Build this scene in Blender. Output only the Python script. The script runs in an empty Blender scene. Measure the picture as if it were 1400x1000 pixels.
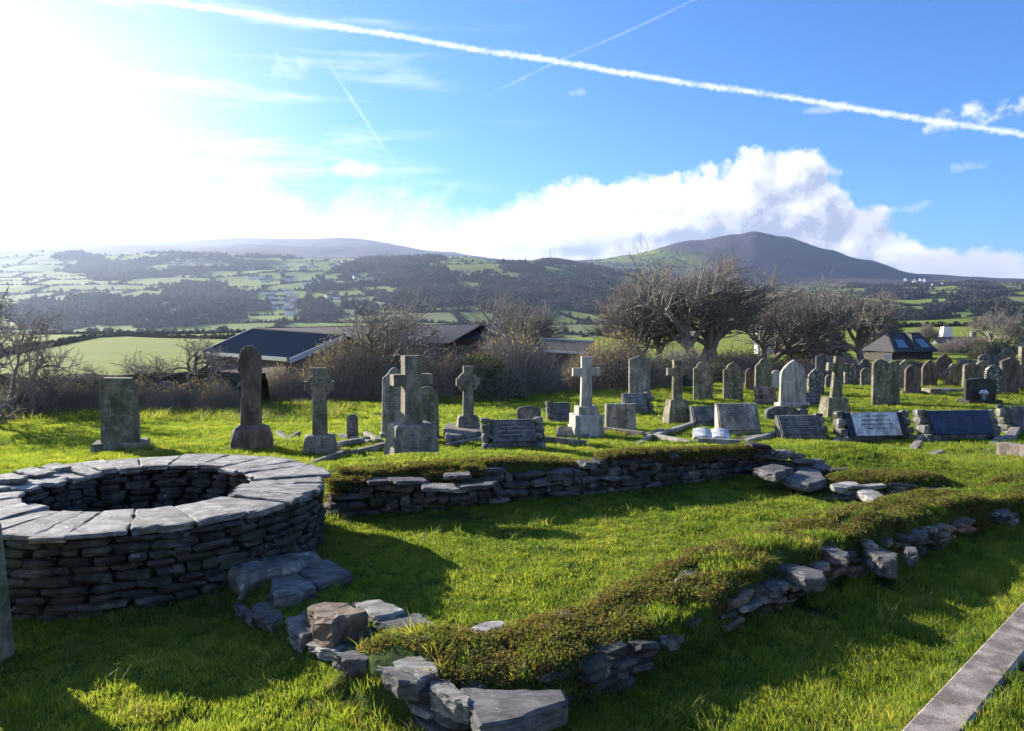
import bpy, math, random
import numpy as np
from mathutils import Vector, Matrix
R = math.radians
rnd = random.Random(7)
npr = np.random.RandomState(11)
scn = bpy.context.scene
COL = scn.collection

# ------------------------------------------------------------------ camera
CAMZ = 1.9
PITCH = math.atan(52 / 1000)
cam_d = bpy.data.cameras.new('camera')
cam = bpy.data.objects.new('camera', cam_d)
COL.objects.link(cam)
cam.location = (0, 0, CAMZ)
cam.rotation_euler = (R(90) - PITCH, 0, 0)
cam_d.sensor_fit = 'HORIZONTAL'
cam_d.sensor_width = 36
cam_d.lens = 36 * 1000 / 1400
cam_d.clip_start = 0.05
cam_d.clip_end = 60000
scn.camera = cam

# ------------------------------------------------------------------ light
SUN_AZ, SUN_EL = -52.0, 19.0          # degrees clockwise from +Y, above horizon
EXPOSURE = 1.3
SKY_STRENGTH = 0.12
SUN_STRENGTH = 5.0
HAZE_DENSITY = 0.00008
scn.view_settings.view_transform = 'Standard'
scn.view_settings.look = 'None'
scn.view_settings.exposure = EXPOSURE
scn.view_settings.gamma = 1
scn.view_settings.use_curve_mapping = False
saz, sel = R(SUN_AZ), R(SUN_EL)
SUNV = Vector((math.sin(saz) * math.cos(sel), math.cos(saz) * math.cos(sel), math.sin(sel)))
sd = bpy.data.lights.new('sun', 'SUN')
sd.energy = SUN_STRENGTH
sd.angle = R(0.5)
sd.color = (1.0, 0.93, 0.82)
so = bpy.data.objects.new('sun', sd)
COL.objects.link(so)
so.rotation_euler = (-SUNV).to_track_quat('-Z', 'Y').to_euler()
scn.cycles.max_bounces = 4
scn.cycles.transparent_max_bounces = 8
scn.cycles.volume_bounces = 0
scn.cycles.sample_clamp_indirect = 4


def NG(nt):
    """tiny node helper"""
    def n(t, **k):
        o = nt.nodes.new(t)
        for a, v in k.items():
            setattr(o, a, v)
        return o
    return n


def math_(nt, op, a, b=None, c=None, clamp=False):
    m = nt.nodes.new('ShaderNodeMath')
    m.operation = op
    m.use_clamp = clamp
    for i, v in enumerate((a, b, c)):
        if v is None:
            continue
        if isinstance(v, (int, float)):
            m.inputs[i].default_value = v
        else:
            nt.links.new(v, m.inputs[i])
    return m.outputs[0]


def vdot(nt, v, c):
    m = nt.nodes.new('ShaderNodeVectorMath')
    m.operation = 'DOT_PRODUCT'
    nt.links.new(v, m.inputs[0])
    m.inputs[1].default_value = c
    return m.outputs['Value']


def maprange(nt, v, a, b, c=0.0, d=1.0, smooth=True):
    m = nt.nodes.new('ShaderNodeMapRange')
    m.interpolation_type = 'SMOOTHSTEP' if smooth else 'LINEAR'
    nt.links.new(v, m.inputs[0])
    for i, x in zip((1, 2, 3, 4), (a, b, c, d)):
        m.inputs[i].default_value = x
    return m.outputs[0]


def mixc(nt, f, a, b, blend='MIX'):
    m = nt.nodes.new('ShaderNodeMix')
    m.data_type = 'RGBA'
    m.blend_type = blend
    for s, v in ((m.inputs[0], f), (m.inputs[6], a), (m.inputs[7], b)):
        if isinstance(v, (int, float)):
            s.default_value = v
        elif isinstance(v, tuple):
            s.default_value = (*v, 1) if len(v) == 3 else v
        else:
            nt.links.new(v, s)
    return m.outputs[2]


def noise(nt, vec, scale, detail=4, rough=0.55, dist=0.0, dims='3D', out='Fac'):
    m = nt.nodes.new('ShaderNodeTexNoise')
    m.noise_dimensions = dims
    if vec is not None:
        nt.links.new(vec, m.inputs['Vector'])
    m.inputs['Scale'].default_value = scale
    m.inputs['Detail'].default_value = detail
    m.inputs['Roughness'].default_value = rough
    m.inputs['Distortion'].default_value = dist
    return m.outputs[out]


def mapping(nt, vec, scale=(1, 1, 1), loc=(0, 0, 0), rot=(0, 0, 0)):
    m = nt.nodes.new('ShaderNodeMapping')
    nt.links.new(vec, m.inputs[0])
    m.inputs['Location'].default_value = loc
    m.inputs['Rotation'].default_value = rot
    m.inputs['Scale'].default_value = scale
    return m.outputs[0]


# ------------------------------------------------------------------ pixel rays
FWD = Vector((0, math.cos(PITCH), -math.sin(PITCH)))
UPV = Vector((0, math.sin(PITCH), math.cos(PITCH)))


def ray(x, y):
    return FWD * 1000 + Vector((1, 0, 0)) * (x - 700) + UPV * (500 - y)


def P(x, y, Y):
    """world point seen at photo pixel x,y and lying at distance Y ahead"""
    d = ray(x, y)
    return Vector((0, 0, CAMZ)) + d * (Y / d.y)


def PZ(x, y, z):
    d = ray(x, y)
    return Vector((0, 0, CAMZ)) + d * ((z - CAMZ) / d.z)


def setup_world():
    w = bpy.data.worlds.new('World')
    scn.world = w
    w.use_nodes = True
    w.cycles.sampling_method = 'MANUAL'
    w.cycles.sample_map_resolution = 256
    nt = w.node_tree
    nt.nodes.clear()
    n = NG(nt)
    out = n('ShaderNodeOutputWorld')
    bg = n('ShaderNodeBackground')
    nt.links.new(bg.outputs[0], out.inputs[0])
    bg.inputs[1].default_value = SKY_STRENGTH
    sky = n('ShaderNodeTexSky', sky_type='NISHITA')
    sky.sun_disc = False
    sky.sun_elevation = sel
    sky.sun_rotation = saz
    sky.altitude = 60
    sky.air_density = 1.0
    sky.dust_density = 0.0
    sky.ozone_density = 2.0
    tc = n('ShaderNodeTexCoord')
    D = tc.outputs['Generated']
    sep = n('ShaderNodeSeparateXYZ')
    nt.links.new(D, sep.inputs[0])
    X, Y, Z = sep.outputs
    hor = math_(nt, 'SQRT', math_(nt, 'ADD', math_(nt, 'MULTIPLY', X, X), math_(nt, 'MULTIPLY', Y, Y)))
    elev = math_(nt, 'ARCTAN2', Z, hor)
    az = math_(nt, 'ARCTAN2', X, Y)
    # azure saturation of the clear part of the sky
    hsv = n('ShaderNodeHueSaturation')
    nt.links.new(sky.outputs[0], hsv.inputs['Color'])
    hsv.inputs['Saturation'].default_value = 1.2
    tint = mixc(nt, 1.0, hsv.outputs[0], (0.34, 0.56, 0.82), 'MULTIPLY')
    # angular closeness to the sun
    cs = vdot(nt, D, tuple(SUNV))
    glow = maprange(nt, cs, 0.72, 0.99)
    glow2 = math_(nt, 'MULTIPLY', math_(nt, 'POWER', glow, 2.0), maprange(nt, elev, 0.48, 0.14, 0.22, 1.0))
    # sky colour brightens strongly round the sun (sun glare painted into the sky colour)
    veil = mixc(nt, glow2, tint, (3.9, 3.95, 4.05))
    # ---- cloud bank: top edge as a function of azimuth
    fc = n('ShaderNodeFloatCurve')
    nt.links.new(math_(nt, 'MULTIPLY_ADD', az, 1 / (2 * math.pi), 0.5), fc.inputs['Value'])
    pts = [(-400, 235), (0, 225), (250, 240), (450, 262), (560, 272), (680, 270), (750, 255), (800, 247), (870, 243),
           (930, 231), (985, 214), (1035, 208), (1085, 214), (1130, 236), (1180, 268), (1220, 293), (1255, 318),
           (1310, 325), (1360, 330), (1400, 345), (1500, 372)]
    cv = fc.mapping.curves[0]
    cps = []
    for x, y in pts:
        d = ray(x, y)
        a = math.atan2(d.x, d.y)
        e = math.atan2(d.z, math.hypot(d.x, d.y))
        cps.append((a / (2 * math.pi) + 0.5, e * 2))
    cps = [(0.0, 0.5), (0.15, 0.5), (0.28, 0.4)] + cps + [(0.72, 0.4), (0.82, 0.5), (1.0, 0.5)]  # end points: unseen cloud outside the view, added to whiten the ambient light
    cv.points[0].location = cps[0]
    cv.points[1].location = cps[-1]
    for c in cps[1:-1]:
        cv.points.new(*c)
    fc.mapping.update()
    top = math_(nt, 'MULTIPLY', fc.outputs[0], 0.5)
    warp = noise(nt, D, 9.0, 3, 0.5, out='Color')
    wv = n('ShaderNodeVectorMath', operation='MULTIPLY_ADD')
    nt.links.new(warp, wv.inputs[0])
    wv.inputs[1].default_value = (0.03, 0.03, 0.03)
    nt.links.new(D, wv.inputs[2])
    DW = wv.outputs[0]
    n1 = noise(nt, DW, 12, 7, 0.57)
    n2 = noise(nt, DW, 46, 4, 0.6)
    edge = math_(nt, 'ADD', math_(nt, 'MULTIPLY', math_(nt, 'SUBTRACT', n1, 0.5), 0.13),
                 math_(nt, 'MULTIPLY', math_(nt, 'SUBTRACT', n2, 0.5), 0.02))
    over = math_(nt, 'ADD', math_(nt, 'SUBTRACT', top, elev), edge)     # >0 inside the bank
    # edge soft on the sunward side, crisp on the right
    soft = maprange(nt, az, -0.15, 0.15, 0.055, 0.012)
    den = math_(nt, 'DIVIDE', over, soft, clamp=True)
    # break the bank up at the right end, where blue shows between puffs
    # cloud shading: billows lit from the sun side (finite difference of the noise)
    off = mapping(nt, DW, loc=(-0.012, 0.0, 0.012))
    n1b = noise(nt, off, 12, 5, 0.57)
    relief = math_(nt, 'SUBTRACT', n1, n1b)
    big = noise(nt, mapping(nt, D, (1, 1, 1.5), loc=(0.35, 0, 0.1)), 7.0, 4, 0.55)
    depth = math_(nt, 'MULTIPLY', over, 5.0)      # thick middle is darker underneath
    dark = math_(nt, 'ADD', math_(nt, 'MULTIPLY', relief, -4.0), math_(nt, 'MULTIPLY', math_(nt, 'SUBTRACT', big, 0.48), 3.2))
    dark = math_(nt, 'ADD', dark, math_(nt, 'MULTIPLY', depth, 0.9))
    def blob(x, y, wx, wy):
        d_ = ray(x, y).normalized()
        da_ = math_(nt, 'DIVIDE', math_(nt, 'SUBTRACT', az, math.atan2(d_.x, d_.y)), wx / 1000)
        de_ = math_(nt, 'DIVIDE', math_(nt, 'SUBTRACT', elev, math.asin(d_.z)), wy / 1000)
        v_ = math_(nt, 'ADD', math_(nt, 'MULTIPLY', da_, da_), math_(nt, 'MULTIPLY', de_, de_))
        v_ = math_(nt, 'ADD', v_, math_(nt, 'MULTIPLY', math_(nt, 'SUBTRACT', n1, 0.5), 2.2))
        return maprange(nt, v_, 1.0, 0.0)
    extra = math_(nt, 'ADD', math_(nt, 'MULTIPLY', blob(1000, 318, 130, 34), 1.1), blob(1170, 305, 90, 40))
    extra = math_(nt, 'ADD', extra, math_(nt, 'MULTIPLY', blob(880, 335, 190, 22), 0.8))
    extra = math_(nt, 'ADD', extra, math_(nt, 'MULTIPLY', blob(1290, 365, 130, 22), 0.7))
    extra = math_(nt, 'ADD', extra, math_(nt, 'MULTIPLY', blob(700, 345, 130, 12), 0.6))
    away = maprange(nt, az, -0.05, 0.32, 0.0, 1.0)
    dark = math_(nt, 'MULTIPLY', dark, math_(nt, 'MULTIPLY_ADD', away, 0.75, 0.25))
    dark = math_(nt, 'ADD', math_(nt, 'MAXIMUM', dark, 0.0), math_(nt, 'MULTIPLY', extra, 0.55))
    dark = math_(nt, 'MULTIPLY', dark, 0.95, clamp=True)
    white = mixc(nt, glow2, (5.0, 5.0, 5.15), (6.5, 6.4, 6.3))
    ccol = mixc(nt, dark, white, (1.8, 2.05, 2.75))
    s1 = mixc(nt, den, veil, ccol)
    # ---- thin cirrus streaks towards the sun
    ci = noise(nt, mapping(nt, D, (1.1, 1.1, 9), rot=(0, R(6), 0)), 3.2, 5, 0.6, 0.3)
    cim = math_(nt, 'MULTIPLY', maprange(nt, ci, 0.50, 0.78), maprange(nt, az, 0.15, -0.45))
    s2 = mixc(nt, math_(nt, 'MULTIPLY', cim, 0.6), s1, (6, 6, 6))
    # ---- small loose clouds
    def puff(x, y, wx, wy, amt, base):
        d = ray(x, y).normalized()
        a0, e0 = math.atan2(d.x, d.y), math.asin(d.z)
        da = math_(nt, 'DIVIDE', math_(nt, 'SUBTRACT', az, a0), wx / 1000)
        de = math_(nt, 'DIVIDE', math_(nt, 'SUBTRACT', elev, e0), wy / 1000)
        rr = math_(nt, 'ADD', math_(nt, 'MULTIPLY', da, da), math_(nt, 'MULTIPLY', de, de))
        v = math_(nt, 'SUBTRACT', 1.0, rr)
        v = math_(nt, 'ADD', v, math_(nt, 'MULTIPLY', math_(nt, 'SUBTRACT', n2, 0.5), 5.0))
        v = math_(nt, 'ADD', v, math_(nt, 'MULTIPLY', math_(nt, 'SUBTRACT', n1, 0.5), 4.0))
        return mixc(nt, math_(nt, 'MULTIPLY', maprange(nt, v, 0.0, 1.6), amt), base, (4.6, 4.7, 5.1))
    s3 = s2
    for a in ((1325, 155, 55, 16, 0.85), (1290, 172, 22, 14, 0.6), (1325, 226, 20, 8, 0.35), (790, 128, 14, 6, 0.25),
              (1140, 148, 30, 6, 0.3), (395, 92, 30, 16, 0.22), (470, 230, 40, 9, 0.5), (1255, 283, 26, 8, 0.35)):
        s3 = puff(*a, s3)
    # dark little cloud in front of the glare at the left
    for (x, y, wx, wy, am) in ((300, 296, 62, 12, 0.75), (250, 290, 30, 6, 0.45), (500, 322, 55, 9, 0.5), (520, 345, 70, 7, 0.4)):
        d = ray(x, y).normalized()
        a0, e0 = math.atan2(d.x, d.y), math.asin(d.z)
        da = math_(nt, 'DIVIDE', math_(nt, 'SUBTRACT', az, a0), wx / 1000)
        de = math_(nt, 'DIVIDE', math_(nt, 'SUBTRACT', math_(nt, 'ADD', elev, math_(nt, 'MULTIPLY', math_(nt, 'SUBTRACT', az, a0), 0.2)), e0), wy / 1000)
        v = math_(nt, 'SUBTRACT', 1.0, math_(nt, 'ADD', math_(nt, 'MULTIPLY', da, da), math_(nt, 'MULTIPLY', de, de)))
        v = math_(nt, 'ADD', v, math_(nt, 'MULTIPLY', math_(nt, 'SUBTRACT', n2, 0.5), 4.0))
        s3 = mixc(nt, math_(nt, 'MULTIPLY', maprange(nt, v, -0.1, 1.5), am), s3, (2.9, 3.1, 3.8))
    # ---- contrails: great circles across the sky
    nz = noise(nt, D, 160, 2, 0.6)
    nlow = noise(nt, D, 6, 1, 0.5)
    def trail(p0, p1, w, amt, base, a_lo=None, a_hi=None, rough=1.0, sc=160):
        d0, d1 = ray(*p0).normalized(), ray(*p1).normalized()
        nn = d0.cross(d1).normalized()
        t = vdot(nt, D, tuple(nn))
        t = math_(nt, 'ADD', t, math_(nt, 'MULTIPLY', math_(nt, 'SUBTRACT', nlow, 0.5), 0.006))
        t = math_(nt, 'ADD', math_(nt, 'ABSOLUTE', t), math_(nt, 'MULTIPLY', math_(nt, 'SUBTRACT', nz, 0.5), w * 1.5 * rough))
        m = maprange(nt, t, w * 1.15, 0.0)
        m = math_(nt, 'MULTIPLY', m, maprange(nt, n2, 0.25, 0.6, 0.45, 1.0))
        m = math_(nt, 'MULTIPLY', m, maprange(nt, Y, 0.0, 0.3))
        if a_lo is not None:
            m = math_(nt, 'MULTIPLY', m, math_(nt, 'MULTIPLY', maprange(nt, az, a_lo - 0.03, a_lo + 0.03), maprange(nt, az, a_hi + 0.03, a_hi - 0.03)))
        return mixc(nt, math_(nt, 'MULTIPLY', m, amt), base, (5.0, 5.1, 5.3))
    s3 = trail((215, 0), (1400, 184), 0.0046, 0.75, s3)
    s3 = trail((735, 98), (940, 4), 0.0022, 0.16, s3, -0.02, 0.26)
    s3 = trail((470, 120), (520, 195), 0.003, 0.25, s3, -0.235, -0.17)
    nt.links.new(s3, bg.inputs[0])


setup_world()


# ------------------------------------------------------------------ numpy noise
def _hash(ix, iy, seed):
    h = (ix.astype(np.int64) * 374761393 + iy.astype(np.int64) * 668265263 + seed * 982451653) & 0x7fffffff
    h = ((h ^ (h >> 13)) * 1274126177) & 0x7fffffff
    return ((h ^ (h >> 16)) & 0xffff) / 65535.0


def vnoise(x, y, seed=0):
    ix, iy = np.floor(x), np.floor(y)
    fx, fy = x - ix, y - iy
    fx, fy = fx * fx * (3 - 2 * fx), fy * fy * (3 - 2 * fy)
    a, b = _hash(ix, iy, seed), _hash(ix + 1, iy, seed)
    c, d = _hash(ix, iy + 1, seed), _hash(ix + 1, iy + 1, seed)
    return (a + (b - a) * fx) * (1 - fy) + (c + (d - c) * fx) * fy


def fbm(x, y, seed=0, octs=4):
    s, a, t = 0, 0.5, 0
    for i in range(octs):
        s = s + a * vnoise(x * 2 ** i, y * 2 ** i, seed + i)
        t += a
        a *= 0.5
    return s / t - 0.5


# ------------------------------------------------------------------ terrain
TX = np.array([-500, 0, 200, 350, 500, 600, 700, 750, 860, 950, 1000, 1032, 1065, 1130, 1180, 1250, 1320, 1400, 1900], float)
TD = np.array([45, 60, 90, 160, 260, 400, 520, 700, 900, 1150, 1450, 1800, 2200, 2700, 3300, 4200, 5500, 9000], float)
TY = np.array([
    [535, 525, 514, 490, 470, 458, 464, 466, 452, 432, 410, 390, 370, 352, 346, 343, 345, 350],
    [535, 525, 514, 490, 470, 458, 464, 466, 452, 432, 410, 390, 370, 350, 343, 338, 341, 350],
    [535, 525, 512, 488, 468, 457, 462, 464, 450, 430, 408, 388, 368, 350, 344, 338, 334, 350],
    [533, 525, 510, 485, 466, 455, 462, 466, 452, 434, 412, 392, 372, 352, 346, 336, 329, 350],
    [530, 520, 505, 480, 466, 460, 466, 470, 455, 436, 412, 390, 368, 354, 352, 342, 330, 350],
    [528, 518, 500, 480, 466, 462, 468, 470, 455, 434, 408, 384, 364, 353, 360, 354, 345, 356],
    [525, 512, 495, 478, 466, 462, 468, 470, 456, 436, 412, 388, 366, 360, 362, 364, 357, 360],
    [523, 510, 492, 476, 465, 462, 468, 470, 456, 438, 415, 392, 368, 361, 352, 362, 360, 362],
    [518, 505, 488, 472, 462, 460, 468, 470, 458, 442, 425, 405, 388, 378, 368, 352, 360, 365],
    [515, 500, 484, 468, 460, 458, 466, 466, 456, 445, 432, 418, 404, 394, 386, 331, 343, 365],
    [513, 499, 483, 467, 459, 457, 465, 465, 455, 443, 431, 417, 405, 396, 388, 322, 335, 365],
    [512, 498, 482, 466, 458, 456, 464, 464, 454, 442, 430, 417, 405, 396, 388, 317, 333, 365],
    [510, 497, 480, 465, 457, 454, 462, 462, 453, 441, 429, 416, 405, 396, 388, 323, 335, 365],
    [508, 495, 478, 464, 455, 452, 460, 460, 452, 440, 428, 415, 404, 396, 388, 341, 348, 365],
    [505, 492, 475, 460, 450, 450, 458, 458, 450, 438, 426, 413, 402, 396, 388, 356, 360, 370],
    [502, 490, 473, 458, 448, 448, 458, 458, 448, 434, 420, 408, 398, 392, 386, 376, 377, 380],
    [502, 490, 472, 458, 447, 447, 456, 456, 446, 430, 416, 404, 395, 389, 384, 381, 382, 384],
    [502, 490, 472, 458, 447, 446, 456, 455, 444, 426, 410, 400, 393, 388, 385, 384, 384, 386],
    [502, 490, 472, 458, 447, 446, 456, 455, 444, 426, 410, 400, 393, 388, 385, 384, 384, 386]], float)

WALL1 = [(-3.6, 8.6), (-2.6, 7.7), (-1.82, 7.25), (0, 7.85), (1.2, 8.35), (2.33, 8.96), (3.2, 9.35)]     # far drystone wall of the enclosure
WALL2 = [(-0.52, 3.72), (0, 3.76), (0.63, 4.23), (1.51, 5.04), (2.5, 5.82), (3.6, 6.54), (5.24, 7.49), (7.65, 8.5), (10.5, 9.6)]
WALL0 = [(-1.65, 5.15), (-1.15, 4.6), (-0.52, 3.78)]
WC, WRO, WRI, WH = (-3.14, 6.15), 1.48, 0.88, 0.56


def polydist(x, y, poly):
    """distance to polyline, signed side (+ = left of travel), arc parameter"""
    best = np.full(x.shape, 1e9)
    side = np.zeros(x.shape)
    tt = np.zeros(x.shape)
    acc = 0
    for (ax, ay), (bx, by) in zip(poly[:-1], poly[1:]):
        dx, dy = bx - ax, by - ay
        L = math.hypot(dx, dy)
        t = np.clip(((x - ax) * dx + (y - ay) * dy) / L ** 2, 0, 1)
        px, py = x - (ax + t * dx), y - (ay + t * dy)
        d = np.hypot(px, py)
        s = dx * (y - ay) - dy * (x - ax)
        m = d < best
        best = np.where(m, d, best)
        side = np.where(m, np.sign(s), side)
        tt = np.where(m, acc + t * L, tt)
        acc += L
    return best, side, tt, acc


def smooth(a, b, x):
    t = np.clip((x - a) / (b - a), 0, 1)
    return t * t * (3 - 2 * t)


def ground(x, y):
    x = np.asarray(x, float)
    y = np.asarray(y, float)
    r = np.hypot(x, y) + 1e-6
    az = np.clip(np.arctan2(x, y), -0.9, 0.9)
    d = r * np.cos(az)
    xs = np.clip(700 + 1000 * np.tan(az), TX[0], TX[-1])
    # table part
    Zt = CAMZ - (TY - 448) / 1000 * TD[None, :]
    ci = np.clip(np.searchsorted(TX, xs) - 1, 0, len(TX) - 2)
    cf = (xs - TX[ci]) / (TX[ci + 1] - TX[ci])
    cf = cf * cf * (3 - 2 * cf) * 0.8 + cf * 0.2
    di = np.clip(np.searchsorted(TD, d) - 1, 0, len(TD) - 2)
    df = np.clip((d - TD[di]) / (TD[di + 1] - TD[di]), 0, 1)
    z0 = Zt[ci, di] * (1 - cf) + Zt[ci + 1, di] * cf
    z1 = Zt[ci, di + 1] * (1 - cf) + Zt[ci + 1, di + 1] * cf
    dfs = np.where(d > 2000, df * df * (3 - 2 * df) * 0.6 + df * 0.4, df)
    far = z0 * (1 - dfs) + z1 * dfs
    far = far + fbm(x / 420, y / 420, 3, 6) * 46 * smooth(700, 2500, d) + fbm(x / 60, y / 60, 5, 3) * 1.2 * smooth(60, 500, d)
    # near part
    nb = np.interp(d, [0, 9, 11, 15, 22], [0, 0, -0.1, -0.3, -0.42])
    z30 = np.interp(xs, [0, 700, 1200], [-0.95, -0.75, -0.42])
    z45 = np.interp(xs, TX, Zt[:, 0])
    near = np.where(d < 22, nb, np.where(d < 30, -0.42 + (z30 + 0.42) * (d - 22) / 8, z30 + (z45 - z30) * np.clip((d - 30) / 15, 0, 1)))
    z = np.where(d < 45, near, far)
    near_m = 1 - smooth(40, 60, d)
    z = z + near_m * (fbm(x / 0.5, y / 0.5, 21, 3) * 0.055 + fbm(x / 3, y / 3, 31, 2) * 0.14 * smooth(6, 12, r) + fbm(x / 1.1, y / 1.1, 37, 2) * 0.10 * smooth(9, 14, r))
    nm = r < 16
    if nm.any():
        xn, yn = x[nm], y[nm]
        add = np.zeros(xn.shape)
        # turf bank behind the far wall
        db, sd_, tt, L = polydist(xn, yn, WALL1)
        end = smooth(L + 0.5, L - 0.1, tt + np.where(tt >= L - 0.01, db, 0))
        prof = smooth(0.03, 0.14 + 0.9 * (1 - smooth(1.6, 2.6, tt)), db) * (1 - smooth(0.85, 2.1, db)) * (sd_ > 0)
        add = np.maximum(add, 0.40 * prof * end * smooth(0.1, 1.9, tt) * (1 - 0.25 * smooth(4.2, 5.6, tt)))
        # right hand slope where the bank runs out
        add = np.maximum(add, 0.30 * np.exp(-((xn - 4.6) / 1.6) ** 2 - ((yn - 10.3) / 1.2) ** 2))
        # near bank
        db, sd_, tt, L = polydist(xn, yn, WALL2)
        wob = fbm(tt * 1.7, tt * 0, 77, 2) * 0.16
        outer = np.where(sd_ < 0, smooth(0.34 + wob, 0.24 + wob, db), smooth(0.55, 0.15, db))
        add = np.maximum(add, (0.27 + fbm(tt * 1.1, tt * 0, 12, 2) * 0.14 + fbm(xn / 0.25, yn / 0.25, 13, 2) * 0.07) * outer)
        db, sd_, tt, L = polydist(xn, yn, WALL0)
        add = np.maximum(add, 0.10 * smooth(0.42, 0.15, db))
        # stone heap at the right
        add = np.maximum(add, 0.17 * smooth(1.0, 0.45, np.sqrt(((xn - 4.35) / 1.0) ** 2 + ((yn - 8.45) / 0.42) ** 2)))
        # turf banked against the big kerb
        kt_ = (xn - 1.76) * 0.7255 + (yn - 3.17) * 0.6882
        ks_ = (xn - 1.76) * 0.6882 - (yn - 3.17) * 0.7255
        add = np.maximum(add, np.where((kt_ > -2) & (kt_ < 5), 0.115 * smooth(0.16, 0.21, ks_) + 0.06 * (smooth(-0.25, -0.02, ks_) * (ks_ < 0.05)), 0))
        # well hole
        rw = np.hypot(xn - WC[0], yn - WC[1])
        add = np.where(rw < 1.05, -0.5, add)
        add = np.where((rw > 1.05) & (rw < 1.4), 0.0, add)
        z[nm] = z[nm] + add
    return z


def gz(x, y):
    return float(ground(np.array([x]), np.array([y]))[0])


def G(x, y, dmin=2.0, dmax=60):
    """ground point under photo pixel"""
    d = ray(x, y)
    Y = np.linspace(dmin, dmax, 2400)
    t = Y / d.y
    X, Z = d.x * t, CAMZ + d.z * t
    g = ground(X, Y)
    k = np.argmax(Z <= g)
    return Vector((X[k], Y[k], g[k]))


# ------------------------------------------------------------------ land cover of the far country
def screen_of(x, y, z):
    px = 700 + 1000 * x / np.maximum(y, 1)
    py = 448 - 1000 * (z - CAMZ) / np.maximum(y, 1)
    return px, py


WOODS = [  # centre x, y, half width, half height (photo pixels) of the woods on the valley sides
    (110, 355, 45, 12), (150, 368, 70, 10), (190, 440, 160, 9), (180, 415, 110, 16), (270, 400, 90, 22), (60, 430, 60, 16),
    (300, 425, 60, 20), (240, 361, 150, 6), (360, 361, 60, 6), (440, 395, 60, 8), (480, 375, 60, 14), (560, 372, 70, 20),
    (620, 400, 90, 20), (700, 385, 90, 20), (760, 400, 90, 28), (680, 420, 70, 20), (600, 385, 40, 14), (540, 410, 40, 14),
    (420, 425, 30, 10), (470, 420, 30, 10), (830, 385, 50, 18), (840, 415, 60, 24), (800, 362, 60, 6), (520, 362, 60, 8),
    (1180, 385, 40, 6), (1330, 400, 30, 10), (1310, 415, 40, 8), (1210, 405, 40, 10), (1370, 420, 40, 10), (1370, 435, 60, 6),
    (1240, 432, 60, 6), (1270, 392, 60, 5), (900, 420, 60, 12), (1000, 425, 80, 10), (1100, 425, 80, 10)]


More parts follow.
